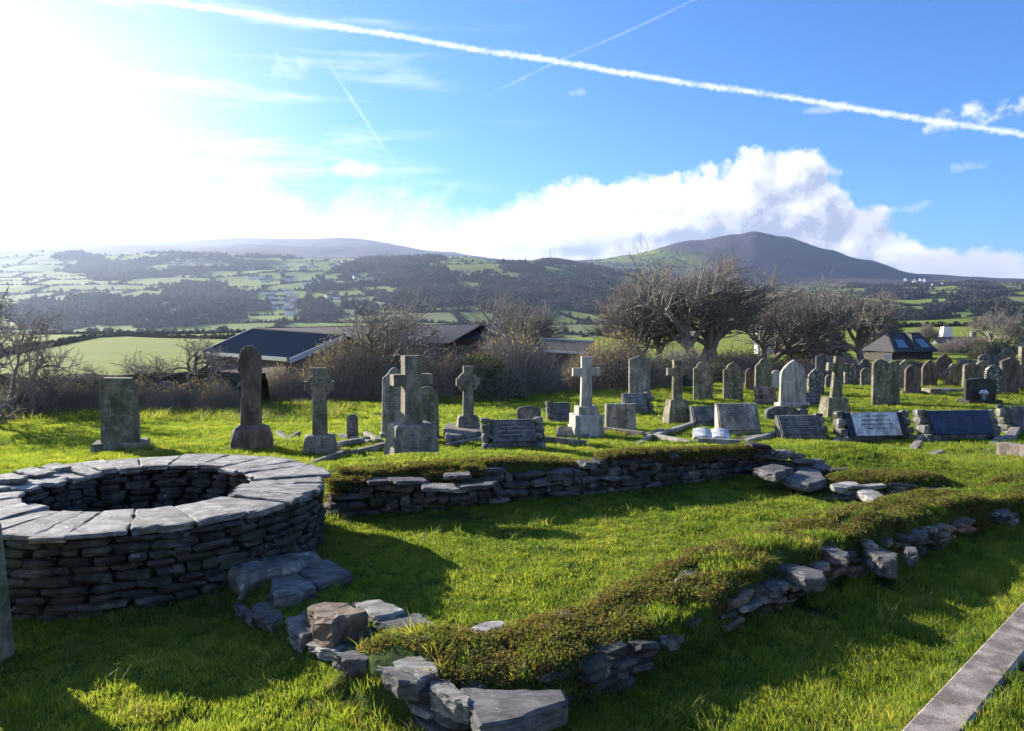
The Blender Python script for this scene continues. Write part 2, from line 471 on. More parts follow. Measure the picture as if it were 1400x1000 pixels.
def landcover(x, y, z):
    """returns colour (n,3), wood mask, hedge mask"""
    d = np.hypot(x, y) * np.cos(np.clip(np.arctan2(x, y), -0.9, 0.9))
    px, py = screen_of(x, y, z)
    inv = (y > 100)
    nz = fbm(x / 90, y / 90, 41, 4)
    wood = np.zeros(x.shape)
    wpx = px + fbm(x / 170, y / 170, 141, 4) * 120
    wpy = py + fbm(x / 210, y / 210, 151, 4) * 34
    for cx, cy, hw, hh in WOODS:
        q = 1 - ((wpx - cx) / hw) ** 2 - ((wpy - cy) / (hh * 1.1)) ** 2
        wood = np.maximum(wood, q)
    wood = (wood + nz * 1.3 > 0.58) & inv & (d > 620) & (d < 3200)
    out = (~(np.abs(px - 700) < 760)) & (d > 620) & (fbm(x / 300, y / 300, 57, 3) > 0.10)
    wood = wood | (out & (d < 3000))
    # fields: sheared lattice with offset rows
    wx = x + fbm(x / 350, y / 350, 61, 2) * 120
    wy = y + fbm(x / 350, y / 350, 67, 2) * 160
    th = 0.25
    u, v = wx * math.cos(th) + wy * math.sin(th), -wx * math.sin(th) + wy * math.cos(th)
    H = 175.0
    row = np.floor(v / H)
    offs = _hash(row, row * 0, 5) * 400
    W = 120 + 150 * _hash(row, row * 0, 9)
    colm = np.floor((u + offs) / W)
    fu, fv = (u + offs) / W - colm, v / H - row
    e = np.minimum(np.minimum(fu, 1 - fu) * W, np.minimum(fv, 1 - fv) * H)
    h1, h2 = _hash(row, colm, 15), _hash(row, colm, 25)
    hedge = (e < np.where(d > 1500, 4.5, 2.8)) & (d > 460)
    g1 = np.stack([0.13 + 0.10 * h1, 0.19 + 0.08 * h1, 0.02 + 0.02 * h2], -1)
    tan = np.array([0.20, 0.19, 0.08])
    col = np.where((h2 > 0.72)[:, None], g1 * 0.4 + tan * 0.6, g1)
    col = col * (1 + 0.35 * nz)[:, None]
    # heather moor on the mountain and the far ridge
    moor = smooth(150, 210, z + nz * 60 + 45 * (h1 - 0.5)) * (d > 3000) + smooth(95, 170, z + nz * 50) * ((d > 3600) & (px < 800))
    foot = smooth(1.0, 0.6, np.hypot((px - 885) / 105, (py - 358) / 22) + 0.7 * fbm(x / 150, y / 150, 171, 3)) * (d > 3300)
    moor = moor * (1 - 0.95 * foot)
    moor = np.clip(moor, 0, 1)
    mc = np.array([0.058, 0.044, 0.052])[None, :] * (1 + 1.5 * fbm(x / 260, y / 60, 88, 5) + 0.8 * fbm(x / 900, y / 900, 89, 3))[:, None]
    col = col * (1 - moor[:, None]) + mc * moor[:, None]
    mast = ((px > 690) & (px < 880) & (py < 366) & (d > 2600) & (d < 3700)) & (fbm(x / 200, y / 200, 99, 3) > -0.05)
    col = np.where(mast[:, None], np.array([0.055, 0.06, 0.03]), col)
    wood = wood & (moor < 0.3)
    hedge = hedge & (moor < 0.5)
    col = np.where(hedge[:, None], np.array([0.03, 0.035, 0.02]), col)
    col = np.where(wood[:, None], np.array([0.035, 0.033, 0.022]), col)
    # near pasture beyond the churchyard and lawn
    near = d < 480
    pc = np.array([0.21, 0.25, 0.035])[None, :] * (1 + 0.25 * fbm(x / 25, y / 8, 71, 3))[:, None]
    col = np.where(near[:, None], pc, col)
    dist_b = d < 60
    lc = np.array([0.055, 0.085, 0.016])[None, :] * (1 + 0.5 * fbm(x / 2, y / 2, 73, 3))[:, None]
    col = np.where(dist_b[:, None], lc, col)
    return np.clip(col, 0.005, 1), wood, hedge, moor


# ------------------------------------------------------------------ materials
def mat(name, fn):
    m = bpy.data.materials.new(name)
    m.use_nodes = True
    nt = m.node_tree
    nt.nodes.clear()
    out = nt.nodes.new('ShaderNodeOutputMaterial')
    sh = fn(nt)
    nt.links.new(sh, out.inputs[0])
    return m


def bsdf(nt, col, rough=0.8, bump=None, bstr=0.4, bdist=0.02, spec=0.3):
    b = nt.nodes.new('ShaderNodeBsdfPrincipled')
    if isinstance(col, tuple):
        b.inputs['Base Color'].default_value = (*col, 1)
    else:
        nt.links.new(col, b.inputs['Base Color'])
    if isinstance(rough, (int, float)):
        b.inputs['Roughness'].default_value = rough
    else:
        nt.links.new(rough, b.inputs['Roughness'])
    b.inputs['Specular IOR Level'].default_value = spec
    if bump is not None:
        bp = nt.nodes.new('ShaderNodeBump')
        bp.inputs['Strength'].default_value = bstr
        bp.inputs['Distance'].default_value = bdist
        nt.links.new(bump, bp.inputs['Height'])
        nt.links.new(bp.outputs[0], b.inputs['Normal'])
    return b.outputs[0]


def objco(nt):
    return nt.nodes.new('ShaderNodeTexCoord').outputs['Object']


def posco(nt):
    return nt.nodes.new('ShaderNodeNewGeometry').outputs['Position']


def orand(nt):
    return nt.nodes.new('ShaderNodeObjectInfo').outputs['Random']


def stone_mat(name, c1, c2, lichen=(0.38, 0.38, 0.30), lich=0.55, scale=6, streak=(1, 1, 1), bstr=0.5, rough=0.85,
              lscale=1.0, vary=0.35, bdist=0.015, lich2=None, speck=0.0, spec=0.3):
    def fn(nt):
        p = posco(nt)
        ps = mapping(nt, p, streak)
        r = orand(nt)
        a = noise(nt, ps, scale, 6, 0.65, 0.4)
        col = mixc(nt, maprange(nt, a, 0.3, 0.7), c1, c2)
        v = math_(nt, 'MULTIPLY_ADD', r, vary * 2, 1 - vary)
        g = nt.nodes.new('ShaderNodeCombineXYZ')
        for i in range(3):
            nt.links.new(v, g.inputs[i])
        col = mixc(nt, 1.0, col, g.outputs[0], 'MULTIPLY')
        l1 = noise(nt, p, 9 * lscale, 5, 0.6)
        l2 = noise(nt, p, 30 * lscale, 3, 0.6)
        lm = math_(nt, 'ADD', math_(nt, 'MULTIPLY', l1, 0.7), math_(nt, 'MULTIPLY', l2, 0.3))
        lm = maprange(nt, lm, lich, lich + 0.05)
        col = mixc(nt, math_(nt, 'MULTIPLY', lm, 0.8), col, lichen)
        if lich2:
            l3 = noise(nt, mapping(nt, p, loc=(7, 3, 1)), 5 * lscale, 5, 0.6)
            col = mixc(nt, maprange(nt, l3, 0.52, 0.62, 0, 0.7), col, lich2)
        if speck:
            s = noise(nt, p, 160, 2, 0.7)
            col = mixc(nt, maprange(nt, s, 0.45, 0.62, 0, speck), col, (0.03, 0.03, 0.03))
        st_ = noise(nt, mapping(nt, p, (1, 1, 0.22)), 7, 4, 0.6)
        col = mixc(nt, 1.0, col, mixc(nt, maprange(nt, st_, 0.38, 0.62), (0.74, 0.72, 0.68), (1.38, 1.37, 1.32)), 'MULTIPLY')
        h = math_(nt, 'ADD', noise(nt, ps, scale * 3, 8, 0.7, 0.3), math_(nt, 'MULTIPLY', lm, 0.12))
        return bsdf(nt, col, rough, h, bstr, bdist, spec)
    return mat(name, fn)


M = {}
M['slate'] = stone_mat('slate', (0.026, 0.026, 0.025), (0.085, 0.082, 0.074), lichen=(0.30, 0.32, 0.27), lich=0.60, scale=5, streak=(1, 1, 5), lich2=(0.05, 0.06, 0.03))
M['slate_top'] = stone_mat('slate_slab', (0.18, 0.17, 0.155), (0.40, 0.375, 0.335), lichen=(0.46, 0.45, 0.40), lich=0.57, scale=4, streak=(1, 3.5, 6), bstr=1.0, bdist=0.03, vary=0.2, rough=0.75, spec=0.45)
M['slate_blue'] = stone_mat('blue_slate', (0.06, 0.06, 0.06), (0.16, 0.152, 0.14), lich=0.62, scale=5, streak=(1, 4, 5), bstr=0.7, vary=0.2, spec=0.45)
M['rock_brown'] = stone_mat('brown_rock', (0.14, 0.09, 0.06), (0.24, 0.19, 0.14), lich=0.64, scale=8, bstr=0.9, vary=0.2)
M['rubble'] = stone_mat('rubble_stone', (0.10, 0.095, 0.085), (0.21, 0.20, 0.18), lich=0.55, scale=6, bstr=0.8)
M['granite'] = stone_mat('granite', (0.18, 0.155, 0.115), (0.34, 0.295, 0.225), lichen=(0.36, 0.32, 0.20), lich=0.56, scale=9, bstr=0.5, vary=0.15, lich2=(0.16, 0.15, 0.10), speck=0.5)
M['granite_green'] = stone_mat('lichened_stone', (0.13, 0.115, 0.075), (0.25, 0.22, 0.145), lichen=(0.42, 0.41, 0.31), lich=0.565, scale=6, bstr=0.6, vary=0.15, lich2=(0.10, 0.11, 0.06), lscale=1.5)
M['grave_grey'] = stone_mat('grey_gravestone', (0.23, 0.205, 0.17), (0.36, 0.325, 0.27), lichen=(0.5, 0.5, 0.42), lich=0.575, scale=5, bstr=0.4, vary=0.12, lscale=1.6, lich2=(0.15, 0.15, 0.10))
M['grave_pale'] = stone_mat('pale_gravestone', (0.35, 0.32, 0.27), (0.47, 0.435, 0.37), lichen=(0.2, 0.2, 0.16), lich=0.61, scale=5, bstr=0.3, vary=0.1)
M['grave_dark'] = stone_mat('dark_gravestone', (0.09, 0.085, 0.08), (0.18, 0.17, 0.155), lichen=(0.42, 0.42, 0.36), lich=0.60, scale=6, bstr=0.5, vary=0.2)
M['sandstone'] = stone_mat('red_brown_sandstone', (0.10, 0.072, 0.055), (0.20, 0.15, 0.115), lichen=(0.26, 0.24, 0.19), lich=0.60, scale=8, streak=(1, 1, 0.5), bstr=0.9, vary=0.1)
M['blotched'] = stone_mat('blotched_stone', (0.06, 0.06, 0.055), (0.13, 0.12, 0.11), lichen=(0.50, 0.49, 0.42), lich=0.51, scale=6, bstr=0.6, vary=0.1, lscale=1.6)
M['marble'] = stone_mat('white_marble', (0.50, 0.50, 0.49), (0.64, 0.63, 0.61), lichen=(0.3, 0.3, 0.28), lich=0.60, scale=4, bstr=0.15, vary=0.05, rough=0.5)
M['black_granite'] = stone_mat('black_granite', (0.018, 0.018, 0.02), (0.04, 0.04, 0.042), lichen=(0.16, 0.16, 0.13), lich=0.63, scale=9, bstr=0.1, rough=0.3, vary=0.1, spec=0.5)
M['blue_tablet'] = stone_mat('dark_blue_slate', (0.022, 0.026, 0.05), (0.04, 0.045, 0.075), lichen=(0.12, 0.12, 0.12), lich=0.66, scale=5, bstr=0.1, rough=0.4, vary=0.1, spec=0.5)
M['kerb'] = stone_mat('pebbled_concrete', (0.25, 0.195, 0.165), (0.38, 0.31, 0.265), lichen=(0.42, 0.39, 0.34), lich=0.60, scale=12, bstr=0.6, vary=0.1, speck=0.55, bdist=0.006)
M['letter_dark'] = mat('lettering_dark', lambda nt: bsdf(nt, (0.07, 0.07, 0.07), 0.8))
M['letter_pale'] = mat('lettering_pale', lambda nt: bsdf(nt, (0.33, 0.32, 0.30), 0.8))
M['letter_gold'] = mat('lettering_dull', lambda nt: bsdf(nt, (0.09, 0.10, 0.14), 0.6))
M['white_paint'] = mat('white_paint', lambda nt: bsdf(nt, mixc(nt, noise(nt, posco(nt), 1.3, 4), (0.62, 0.62, 0.60), (0.78, 0.77, 0.74)), 0.7))
M['flower'] = mat('white_petals', lambda nt: bsdf(nt, (0.8, 0.8, 0.85), 0.6))
M['vase'] = mat('blue_grey_vase', lambda nt: bsdf(nt, (0.2, 0.23, 0.32), 0.4))
M['soil'] = mat('dark_soil', lambda nt: bsdf(nt, mixc(nt, noise(nt, posco(nt), 12, 5), (0.02, 0.018, 0.014), (0.06, 0.05, 0.038)), 0.95, noise(nt, posco(nt), 20, 6), 0.8, 0.05))
M['glass'] = mat('dark_glass', lambda nt: bsdf(nt, (0.06, 0.08, 0.10), 0.12, spec=0.6))
M['metal'] = mat('grey_metal', lambda nt: bsdf(nt, (0.3, 0.3, 0.31), 0.5))
M['timber'] = mat('dark_timber', lambda nt: bsdf(nt, mixc(nt, noise(nt, mapping(nt, posco(nt), (1, 1, 0.1)), 8, 4), (0.03, 0.025, 0.02), (0.08, 0.065, 0.05)), 0.8))


def roof_fn(c1, c2, sc=1.0):
    def fn(nt):
        p = posco(nt)
        a = noise(nt, p, 0.7 * sc, 5, 0.6)
        b = noise(nt, mapping(nt, p, (1, 1, 6)), 4 * sc, 4, 0.7)
        col = mixc(nt, math_(nt, 'MULTIPLY_ADD', b, 0.6, math_(nt, 'MULTIPLY', a, 0.4)), c1, c2)
        return bsdf(nt, col, 0.85, b, 0.3, 0.03, 0.15)
    return fn


M['sheet_roof'] = mat('blue_grey_sheet_roof', roof_fn((0.06, 0.058, 0.056), (0.125, 0.12, 0.12)))
M['slate_roof'] = mat('slate_roof', roof_fn((0.04, 0.04, 0.042), (0.11, 0.105, 0.095)))
M['brown_roof'] = mat('brown_roof', roof_fn((0.12, 0.10, 0.10), (0.2, 0.175, 0.17)))
M['brick'] = mat('dull_brick', lambda nt: bsdf(nt, mixc(nt, noise(nt, posco(nt), 2, 5), (0.07, 0.05, 0.045), (0.15, 0.11, 0.10)), 0.9))
M['turf_side'] = mat('earth_and_turf', lambda nt: bsdf(nt, mixc(nt, noise(nt, posco(nt), 5, 6), (0.03, 0.03, 0.015), (0.10, 0.095, 0.05)), 0.95, noise(nt, posco(nt), 12, 6), 0.9, 0.08, 0.1))
M['fascia'] = mat('pale_fascia', lambda nt: bsdf(nt, (0.55, 0.56, 0.56), 0.5))
M['fascia_green'] = mat('grey_green_fascia', lambda nt: bsdf(nt, (0.16, 0.2, 0.19), 0.6))


def bark_fn(c1, c2):
    def fn(nt):
        p = posco(nt)
        col = mixc(nt, noise(nt, mapping(nt, p, (1, 1, 0.4)), 6, 5, 0.7), c1, c2)
        return bsdf(nt, col, 0.9, noise(nt, mapping(nt, p, (1, 1, 0.3)), 14, 5), 0.6, 0.03)
    return fn


M['bark'] = mat('grey_bark', bark_fn((0.12, 0.105, 0.085), (0.30, 0.27, 0.22)))
M['twig'] = mat('brown_twigs', bark_fn((0.19, 0.165, 0.135), (0.38, 0.34, 0.285)))
M['bramble'] = mat('bramble_stems', bark_fn((0.19, 0.15, 0.11), (0.42, 0.36, 0.28)))


def leaf_mat(name, cols, trans=0.5, rough=0.5, patch=0.6, tipcol=None):
    """thin leaves or blades: diffuse plus translucent"""
    def fn(nt):
        oi = nt.nodes.new('ShaderNodeObjectInfo')
        r = oi.outputs['Random']
        loc = oi.outputs['Location']
        pz = noise(nt, loc, patch, 3, 0.6)
        f = math_(nt, 'ADD', math_(nt, 'MULTIPLY', r, 0.45), math_(nt, 'MULTIPLY', pz, 0.75))
        cr = nt.nodes.new('ShaderNodeValToRGB')
        els = cr.color_ramp.elements
        els[0].position, els[1].position = 0.2, 0.95
        els[0].color = (*cols[0], 1)
        els[1].color = (*cols[-1], 1)
        for i, c in enumerate(cols[1:-1]):
            e = els.new(0.2 + 0.75 * (i + 1) / (len(cols) - 1))
            e.color = (*c, 1)
        nt.links.new(f, cr.inputs[0])
        col = cr.outputs[0]
        d = nt.nodes.new('ShaderNodeBsdfPrincipled')
        nt.links.new(col, d.inputs['Base Color'])
        d.inputs['Roughness'].default_value = rough
        d.inputs['Specular IOR Level'].default_value = 0.3
        t = nt.nodes.new('ShaderNodeBsdfTranslucent')
        nt.links.new(mixc(nt, 1.0, col, (2.95, 2.75, 1.2), 'MULTIPLY'), t.inputs['Color'])
        mx = nt.nodes.new('ShaderNodeMixShader')
        mx.inputs[0].default_value = trans
        nt.links.new(d.outputs[0], mx.inputs[1])
        nt.links.new(t.outputs[0], mx.inputs[2])
        return mx.outputs[0]
    return mat(name, fn)


M['grass'] = leaf_mat('grass_blades', [(0.03, 0.06, 0.018), (0.08, 0.125, 0.024), (0.14, 0.18, 0.03), (0.25, 0.245, 0.07)], 0.6, 0.45, 0.9)
M['dry_grass'] = leaf_mat('dry_grass_blades', [(0.12, 0.10, 0.035), (0.22, 0.19, 0.08)], 0.45, 0.6)
M['moss'] = leaf_mat('moss_and_heath', [(0.06, 0.085, 0.018), (0.10, 0.12, 0.025), (0.10, 0.07, 0.035), (0.17, 0.17, 0.06)], 0.4, 0.8, 2.5)
M['ivy'] = leaf_mat('dark_evergreen_leaves', [(0.015, 0.03, 0.01), (0.045, 0.07, 0.02)], 0.2, 0.4)
M['brown_leaf'] = leaf_mat('dead_brown_leaves', [(0.10, 0.08, 0.05), (0.22, 0.17, 0.11)], 0.4, 0.7)
M['crown_dark'] = leaf_mat('wood_evergreen', [(0.02, 0.03, 0.014), (0.045, 0.05, 0.025)], 0.05, 0.9, 0.004)
M['crown_bare'] = leaf_mat('wood_bare_twigs', [(0.03, 0.026, 0.024), (0.085, 0.07, 0.055)], 0.05, 0.9, 0.004)


def ground_fn(nt):
    at = nt.nodes.new('ShaderNodeAttribute')
    at.attribute_name = 'cover'
    p = posco(nt)
    f = noise(nt, p, 9, 6, 0.7)
    col = mixc(nt, 1.0, at.outputs['Color'], mixc(nt, f, (0.6, 0.6, 0.6), (1.4, 1.4, 1.4)), 'MULTIPLY')
    hb = math_(nt, 'ADD', noise(nt, p, 0.02, 8, 0.6), math_(nt, 'MULTIPLY', noise(nt, p, 14, 5, 0.7), 0.02))
    d = bsdf(nt, col, 0.95, noise(nt, p, 16, 5, 0.7), 0.7, 0.05, 0.1)
    t = nt.nodes.new('ShaderNodeBsdfTranslucent')
    return d


M['ground'] = mat('turf_and_fields', ground_fn)


# ------------------------------------------------------------------ object helpers
def link(o, parent=None):
    COL.objects.link(o)
    if parent is not None:
        o.parent = parent
    return o


def meshobj(name, verts, faces, material, parent=None, smooth_=False):
    me = bpy.data.meshes.new(name)
    me.from_pydata([tuple(v) for v in verts], [], faces)
    if material is not None:
        for mm in (material if isinstance(material, list) else [material]):
            me.materials.append(mm)
    if smooth_:
        me.polygons.foreach_set('use_smooth', [True] * len(me.polygons))
    me.update()
    o = bpy.data.objects.new(name, me)
    return link(o, parent)


def bigmesh(name, V, F, material, smooth_=False):
    """numpy arrays: V (n,3), F (m,k)"""
    me = bpy.data.meshes.new(name)
    V = np.asarray(V, np.float32)
    F = np.asarray(F, np.int32)
    k = F.shape[1]
    me.vertices.add(len(V))
    me.vertices.foreach_set('co', V.ravel())
    me.loops.add(F.size)
    me.loops.foreach_set('vertex_index', F.ravel())
    me.polygons.add(len(F))
    me.polygons.foreach_set('loop_start', np.arange(0, F.size, k, dtype=np.int32))
    me.polygons.foreach_set('use_smooth', np.full(len(F), smooth_))
    me.update(calc_edges=True)
    if material is not None:
        me.materials.append(material)
    return me


def thing(name, label, cat, loc=(0, 0, 0), rz=0.0, group=None):
    o = bpy.data.objects.new(name, None)
    COL.objects.link(o)
    o.location = loc
    o.rotation_euler = (0, 0, rz)
    o['label'] = label
    o['category'] = cat
    if group:
        o['group'] = group
    return o


def tag(o, label=None, cat=None, group=None, kind=None):
    if label:
        o['label'] = label
    if cat:
        o['category'] = cat
    if group:
        o['group'] = group
    if kind:
        o['kind'] = kind
    return o


class MB:
    def __init__(s):
        s.v, s.f = [], []

    def add(s, vs, fs):
        b = len(s.v)
        s.v += [tuple(v) for v in vs]
        s.f += [tuple(i + b for i in f) for f in fs]
        return s

    def box(s, x0, x1, y0, y1, z0, z1, bev=0.0):
        if bev <= 0:
            vs = [(x, y, z) for z in (z0, z1) for y in (y0, y1) for x in (x0, x1)]
            return s.add(vs, [(0, 2, 3, 1), (4, 5, 7, 6), (0, 1, 5, 4), (2, 6, 7, 3), (0, 4, 6, 2), (1, 3, 7, 5)])
        b = bev
        vs, L = [], []
        for z, i in ((z0, 0), (z1 - b, 0), (z1, b)):
            vs += [(x0 + i, y0 + i, z), (x1 - i, y0 + i, z), (x1 - i, y1 - i, z), (x0 + i, y1 - i, z)]
        fs = [(3, 2, 1, 0), (8, 9, 10, 11)]
        for k in (0, 4):
            for i in range(4):
                j = (i + 1) % 4
                fs.append((k + i, k + j, k + 4 + j, k + 4 + i))
        return s.add(vs, fs)

    def frustum(s, w0, d0, w1, d1, z0, z1, cx=0, cy=0, bev=0.015):
        vs = []
        zs = [(z0, w0, d0), (z1 - bev, w1, d1), (z1, w1 - bev * 2, d1 - bev * 2)]
        for z, w, d in zs:
            vs += [(cx - w / 2, cy - d / 2, z), (cx + w / 2, cy - d / 2, z), (cx + w / 2, cy + d / 2, z), (cx - w / 2, cy + d / 2, z)]
        fs = [(3, 2, 1, 0), (8, 9, 10, 11)]
        for k in (0, 4):
            for i in range(4):
                j = (i + 1) % 4
                fs.append((k + i, k + j, k + 4 + j, k + 4 + i))
        return s.add(vs, fs)

    def prism(s, outline, y0, y1, bev=0.012, taper=0.0):
        """outline: (x,z) CCW seen from -Y (front). Front face at y0."""
        n = len(outline)
        cx = sum(p[0] for p in outline) / n
        cz = sum(p[1] for p in outline) / n
        # inset by moving along averaged normals
        def inset(d):
            res = []
            for i in range(n):
                ax, az_ = outline[i - 1]
                bx, bz = outline[i]
                qx, qz = outline[(i + 1) % n]
                e1 = Vector((bx - ax, bz - az_))
                e2 = Vector((qx - bx, qz - bz))
                if e1.length < 1e-6 or e2.length < 1e-6:
                    res.append((bx, bz))
                    continue
                e1.normalize()
                e2.normalize()
                nn = Vector((-(e1.y + e2.y), e1.x + e2.x))
                if nn.length < 1e-4:
                    res.append((bx, bz))
                    continue
                nn.normalize()
                res.append((bx + nn.x * d, bz + nn.y * d))
            return res
        ins = inset(bev)
        vs = [(x, y0, z) for x, z in ins] + [(x, y0 + bev, z) for x, z in outline] + \
             [(x, y1 - bev, z) for x, z in outline] + [(x, y1, z) for x, z in ins]
        fs = [tuple(range(n)), tuple(3 * n + i for i in reversed(range(n)))]
        for k in range(3):
            for i in range(n):
                j = (i + 1) % n
                fs.append((k * n + j, k * n + i, (k + 1) * n + i, (k + 1) * n + j))
        return s.add(vs, fs)

    def cyl(s, p0, p1, r0, r1, n=8, caps=True):
        p0, p1 = Vector(p0), Vector(p1)
        d = (p1 - p0).normalized()
        a = d.orthogonal().normalized()
        b = d.cross(a)
        vs = []
        for p, r in ((p0, r0), (p1, r1)):
            for i in range(n):
                t = 2 * math.pi * i / n
                vs.append(p + a * (r * math.cos(t)) + b * (r * math.sin(t)))
        fs = [(i, (i + 1) % n, n + (i + 1) % n, n + i) for i in range(n)]
        if caps:
            fs += [tuple(reversed(range(n))), tuple(range(n, 2 * n))]
        return s.add(vs, fs)

    def build(s, name, material, parent=None, smooth_=False):
        return meshobj(name, s.v, s.f, material, parent, smooth_)


# ------------------------------------------------------------------ ground sheet
def build_ground():
    a_in = np.linspace(R(-46), R(46), 560)
    a_out = np.linspace(R(46), R(314), 60)[1:-1]
    A = np.concatenate([a_in, a_out])
    rr = [0.4, 1.0, 1.8]
    r = 2.4
    while r < 14:
        rr.append(r); r *= 1.009
    while r < 60:
        rr.append(r); r *= 1.02
    while r < 600:
        rr.append(r); r *= 1.03
    while r < 7000:
        rr.append(r); r *= 1.010
    while r < 26000:
        rr.append(r); r *= 1.15
    RR = np.array(rr)
    AA, RG = np.meshgrid(A, RR)
    X, Y = (RG * np.sin(AA)).ravel(), (RG * np.cos(AA)).ravel()
    Z = ground(X, Y)
    na, nr = len(A), len(RR)
    i, j = np.meshgrid(np.arange(nr - 1), np.arange(na), indexing='ij')
    j2 = (j + 1) % na
    F = np.stack([i * na + j, (i + 1) * na + j, (i + 1) * na + j2, i * na + j2], -1).reshape(-1, 4)[:, ::-1]
    V = np.stack([X, Y, Z], -1)
    V = np.concatenate([V, [[0, 0, gz(0.01, 0.01)]]])
    me = bigmesh('ground', V, F, M['ground'], True)
    c, w, h, m = landcover(V[:, 0], V[:, 1], V[:, 2])
    att = me.color_attributes.new('cover', 'FLOAT_COLOR', 'POINT')
    att.data.foreach_set('color', np.concatenate([c, np.ones((len(c), 1))], 1).astype(np.float32).ravel())
    o = link(bpy.data.objects.new('ground', me))
    o['kind'] = 'structure'
    return o


build_ground()


# ------------------------------------------------------------------ instancing through geometry nodes
def make_source(name, objs_mesh, material):
    """hidden collection (never linked to the scene) of source meshes"""
    c = bpy.data.collections.new(name)
    for k, (V, F) in enumerate(objs_mesh):
        me = bigmesh(name, V, F, material)
        o = bpy.data.objects.new(f'{name}_{k:02d}', me)
        c.objects.link(o)
    return c


def scatter(name, pts, rots, scales, source, label, cat, kind='stuff'):
    me = bpy.data.meshes.new(name)
    pts = np.asarray(pts, np.float32)
    me.vertices.add(len(pts))
    me.vertices.foreach_set('co', pts.ravel())
    a = me.attributes.new('rot', 'FLOAT_VECTOR', 'POINT')
    a.data.foreach_set('vector', np.asarray(rots, np.float32).ravel())
    a = me.attributes.new('scl', 'FLOAT_VECTOR', 'POINT')
    sc = np.asarray(scales, np.float32)
    if sc.ndim == 1:
        sc = np.repeat(sc[:, None], 3, 1)
    a.data.foreach_set('vector', np.ascontiguousarray(sc).ravel())
    o = link(bpy.data.objects.new(name, me))
    ng = bpy.data.node_groups.new(name, 'GeometryNodeTree')
    ng.interface.new_socket('Geometry', in_out='INPUT', socket_type='NodeSocketGeometry')
    ng.interface.new_socket('Geometry', in_out='OUTPUT', socket_type='NodeSocketGeometry')
    gi, go = ng.nodes.new('NodeGroupInput'), ng.nodes.new('NodeGroupOutput')
    m2p = ng.nodes.new('GeometryNodeMeshToPoints')
    iop = ng.nodes.new('GeometryNodeInstanceOnPoints')
    ci = ng.nodes.new('GeometryNodeCollectionInfo')
    ci.inputs['Collection'].default_value = source
    ci.inputs['Separate Children'].default_value = True
    ci.inputs['Reset Children'].default_value = True
    ar = ng.nodes.new('GeometryNodeInputNamedAttribute')
    ar.data_type = 'FLOAT_VECTOR'
    ar.inputs[0].default_value = 'rot'
    as_ = ng.nodes.new('GeometryNodeInputNamedAttribute')
    as_.data_type = 'FLOAT_VECTOR'
    as_.inputs[0].default_value = 'scl'
    L = ng.links.new
    L(gi.outputs[0], m2p.inputs[0])
    L(m2p.outputs[0], iop.inputs['Points'])
    L(ci.outputs[0], iop.inputs['Instance'])
    iop.inputs['Pick Instance'].default_value = True
    rv = ng.nodes.new('FunctionNodeRandomValue')
    rv.data_type = 'INT'
    rv.inputs[4].default_value = 0
    rv.inputs[5].default_value = max(0, len(source.objects) - 1)
    L(rv.outputs[2], iop.inputs['Instance Index'])
    L(ar.outputs[0], iop.inputs['Rotation'])
    L(as_.outputs[0], iop.inputs['Scale'])
    L(iop.outputs[0], go.inputs[0])
    md = o.modifiers.new('scatter', 'NODES')
    md.node_group = ng
    tag(o, label, cat, None, kind)
    return o


def tuft(rs, nb, radius, hmin, hmax, width, lean=0.5, flop=0.6):
    V, F = [], []
    for _ in range(nb):
        a, q = rs.uniform(0, 2 * math.pi), radius * math.sqrt(rs.uniform())
        bx, by = q * math.cos(a), q * math.sin(a)
        h = rs.uniform(hmin, hmax)
        az = rs.uniform(0, 2 * math.pi)
        ln = rs.uniform(0.1, lean)
        dx, dy = math.cos(az), math.sin(az)
        w = width * rs.uniform(0.7, 1.3)
        yaw = rs.uniform(0, math.pi)
        px, py = math.cos(yaw) * w / 2, math.sin(yaw) * w / 2
        b = len(V)
        for t, ww in ((0, 1.0), (0.5, 0.85)):
            l = ln * h * t + flop * h * ln * t * t
            x, y, z = bx + dx * l, by + dy * l, h * t * (1 - 0.25 * ln * t)
            V += [(x - px * ww, y - py * ww, z - (0.01 if t == 0 else 0)), (x + px * ww, y + py * ww, z - (0.01 if t == 0 else 0))]
        l = ln * h + flop * h * ln
        V += [(bx + dx * l, by + dy * l, h * (1 - 0.25 * ln))]
        F += [(b, b + 1, b + 3), (b, b + 3, b + 2), (b + 2, b + 3, b + 4)]
    return V, F


rs = np.random.RandomState(3)
SRC_GRASS = make_source('grass_tuft', [tuft(rs, 38, 0.055, 0.016, 0.046, 0.0038) for _ in range(7)], M['grass'])
SRC_LONG = make_source('long_grass_tuft', [tuft(rs, 26, 0.05, 0.06, 0.14, 0.0045, 0.9, 1.2) for _ in range(5)], M['grass'])
SRC_DRY = make_source('dry_grass_tuft', [tuft(rs, 22, 0.05, 0.05, 0.13, 0.004, 1.0, 1.4) for _ in range(4)], M['dry_grass'])


def leafclump(rs, n, radius, height, size):
    V, F = [], []
    for _ in range(n):
        a, q = rs.uniform(0, 2 * math.pi), radius * math.sqrt(rs.uniform())
        c = np.array([q * math.cos(a), q * math.sin(a), height * rs.uniform(0.1, 1) * (1 - 0.5 * (q / radius) ** 2)])
        u = rs.normal(size=3); u /= np.linalg.norm(u)
        v = np.cross(u, rs.normal(size=3)); v /= np.linalg.norm(v)
        s = size * rs.uniform(0.5, 1.3)
        b = len(V)
        V += [c - u * s, c + v * s * 0.4, c + u * s, c - v * s * 0.4]
        F += [(b, b + 1, b + 2), (b, b + 2, b + 3)]
    return V, F


SRC_MOSS = make_source('moss_clump', [leafclump(rs, 70, 0.05, 0.035, 0.008) for _ in range(6)], M['moss'])

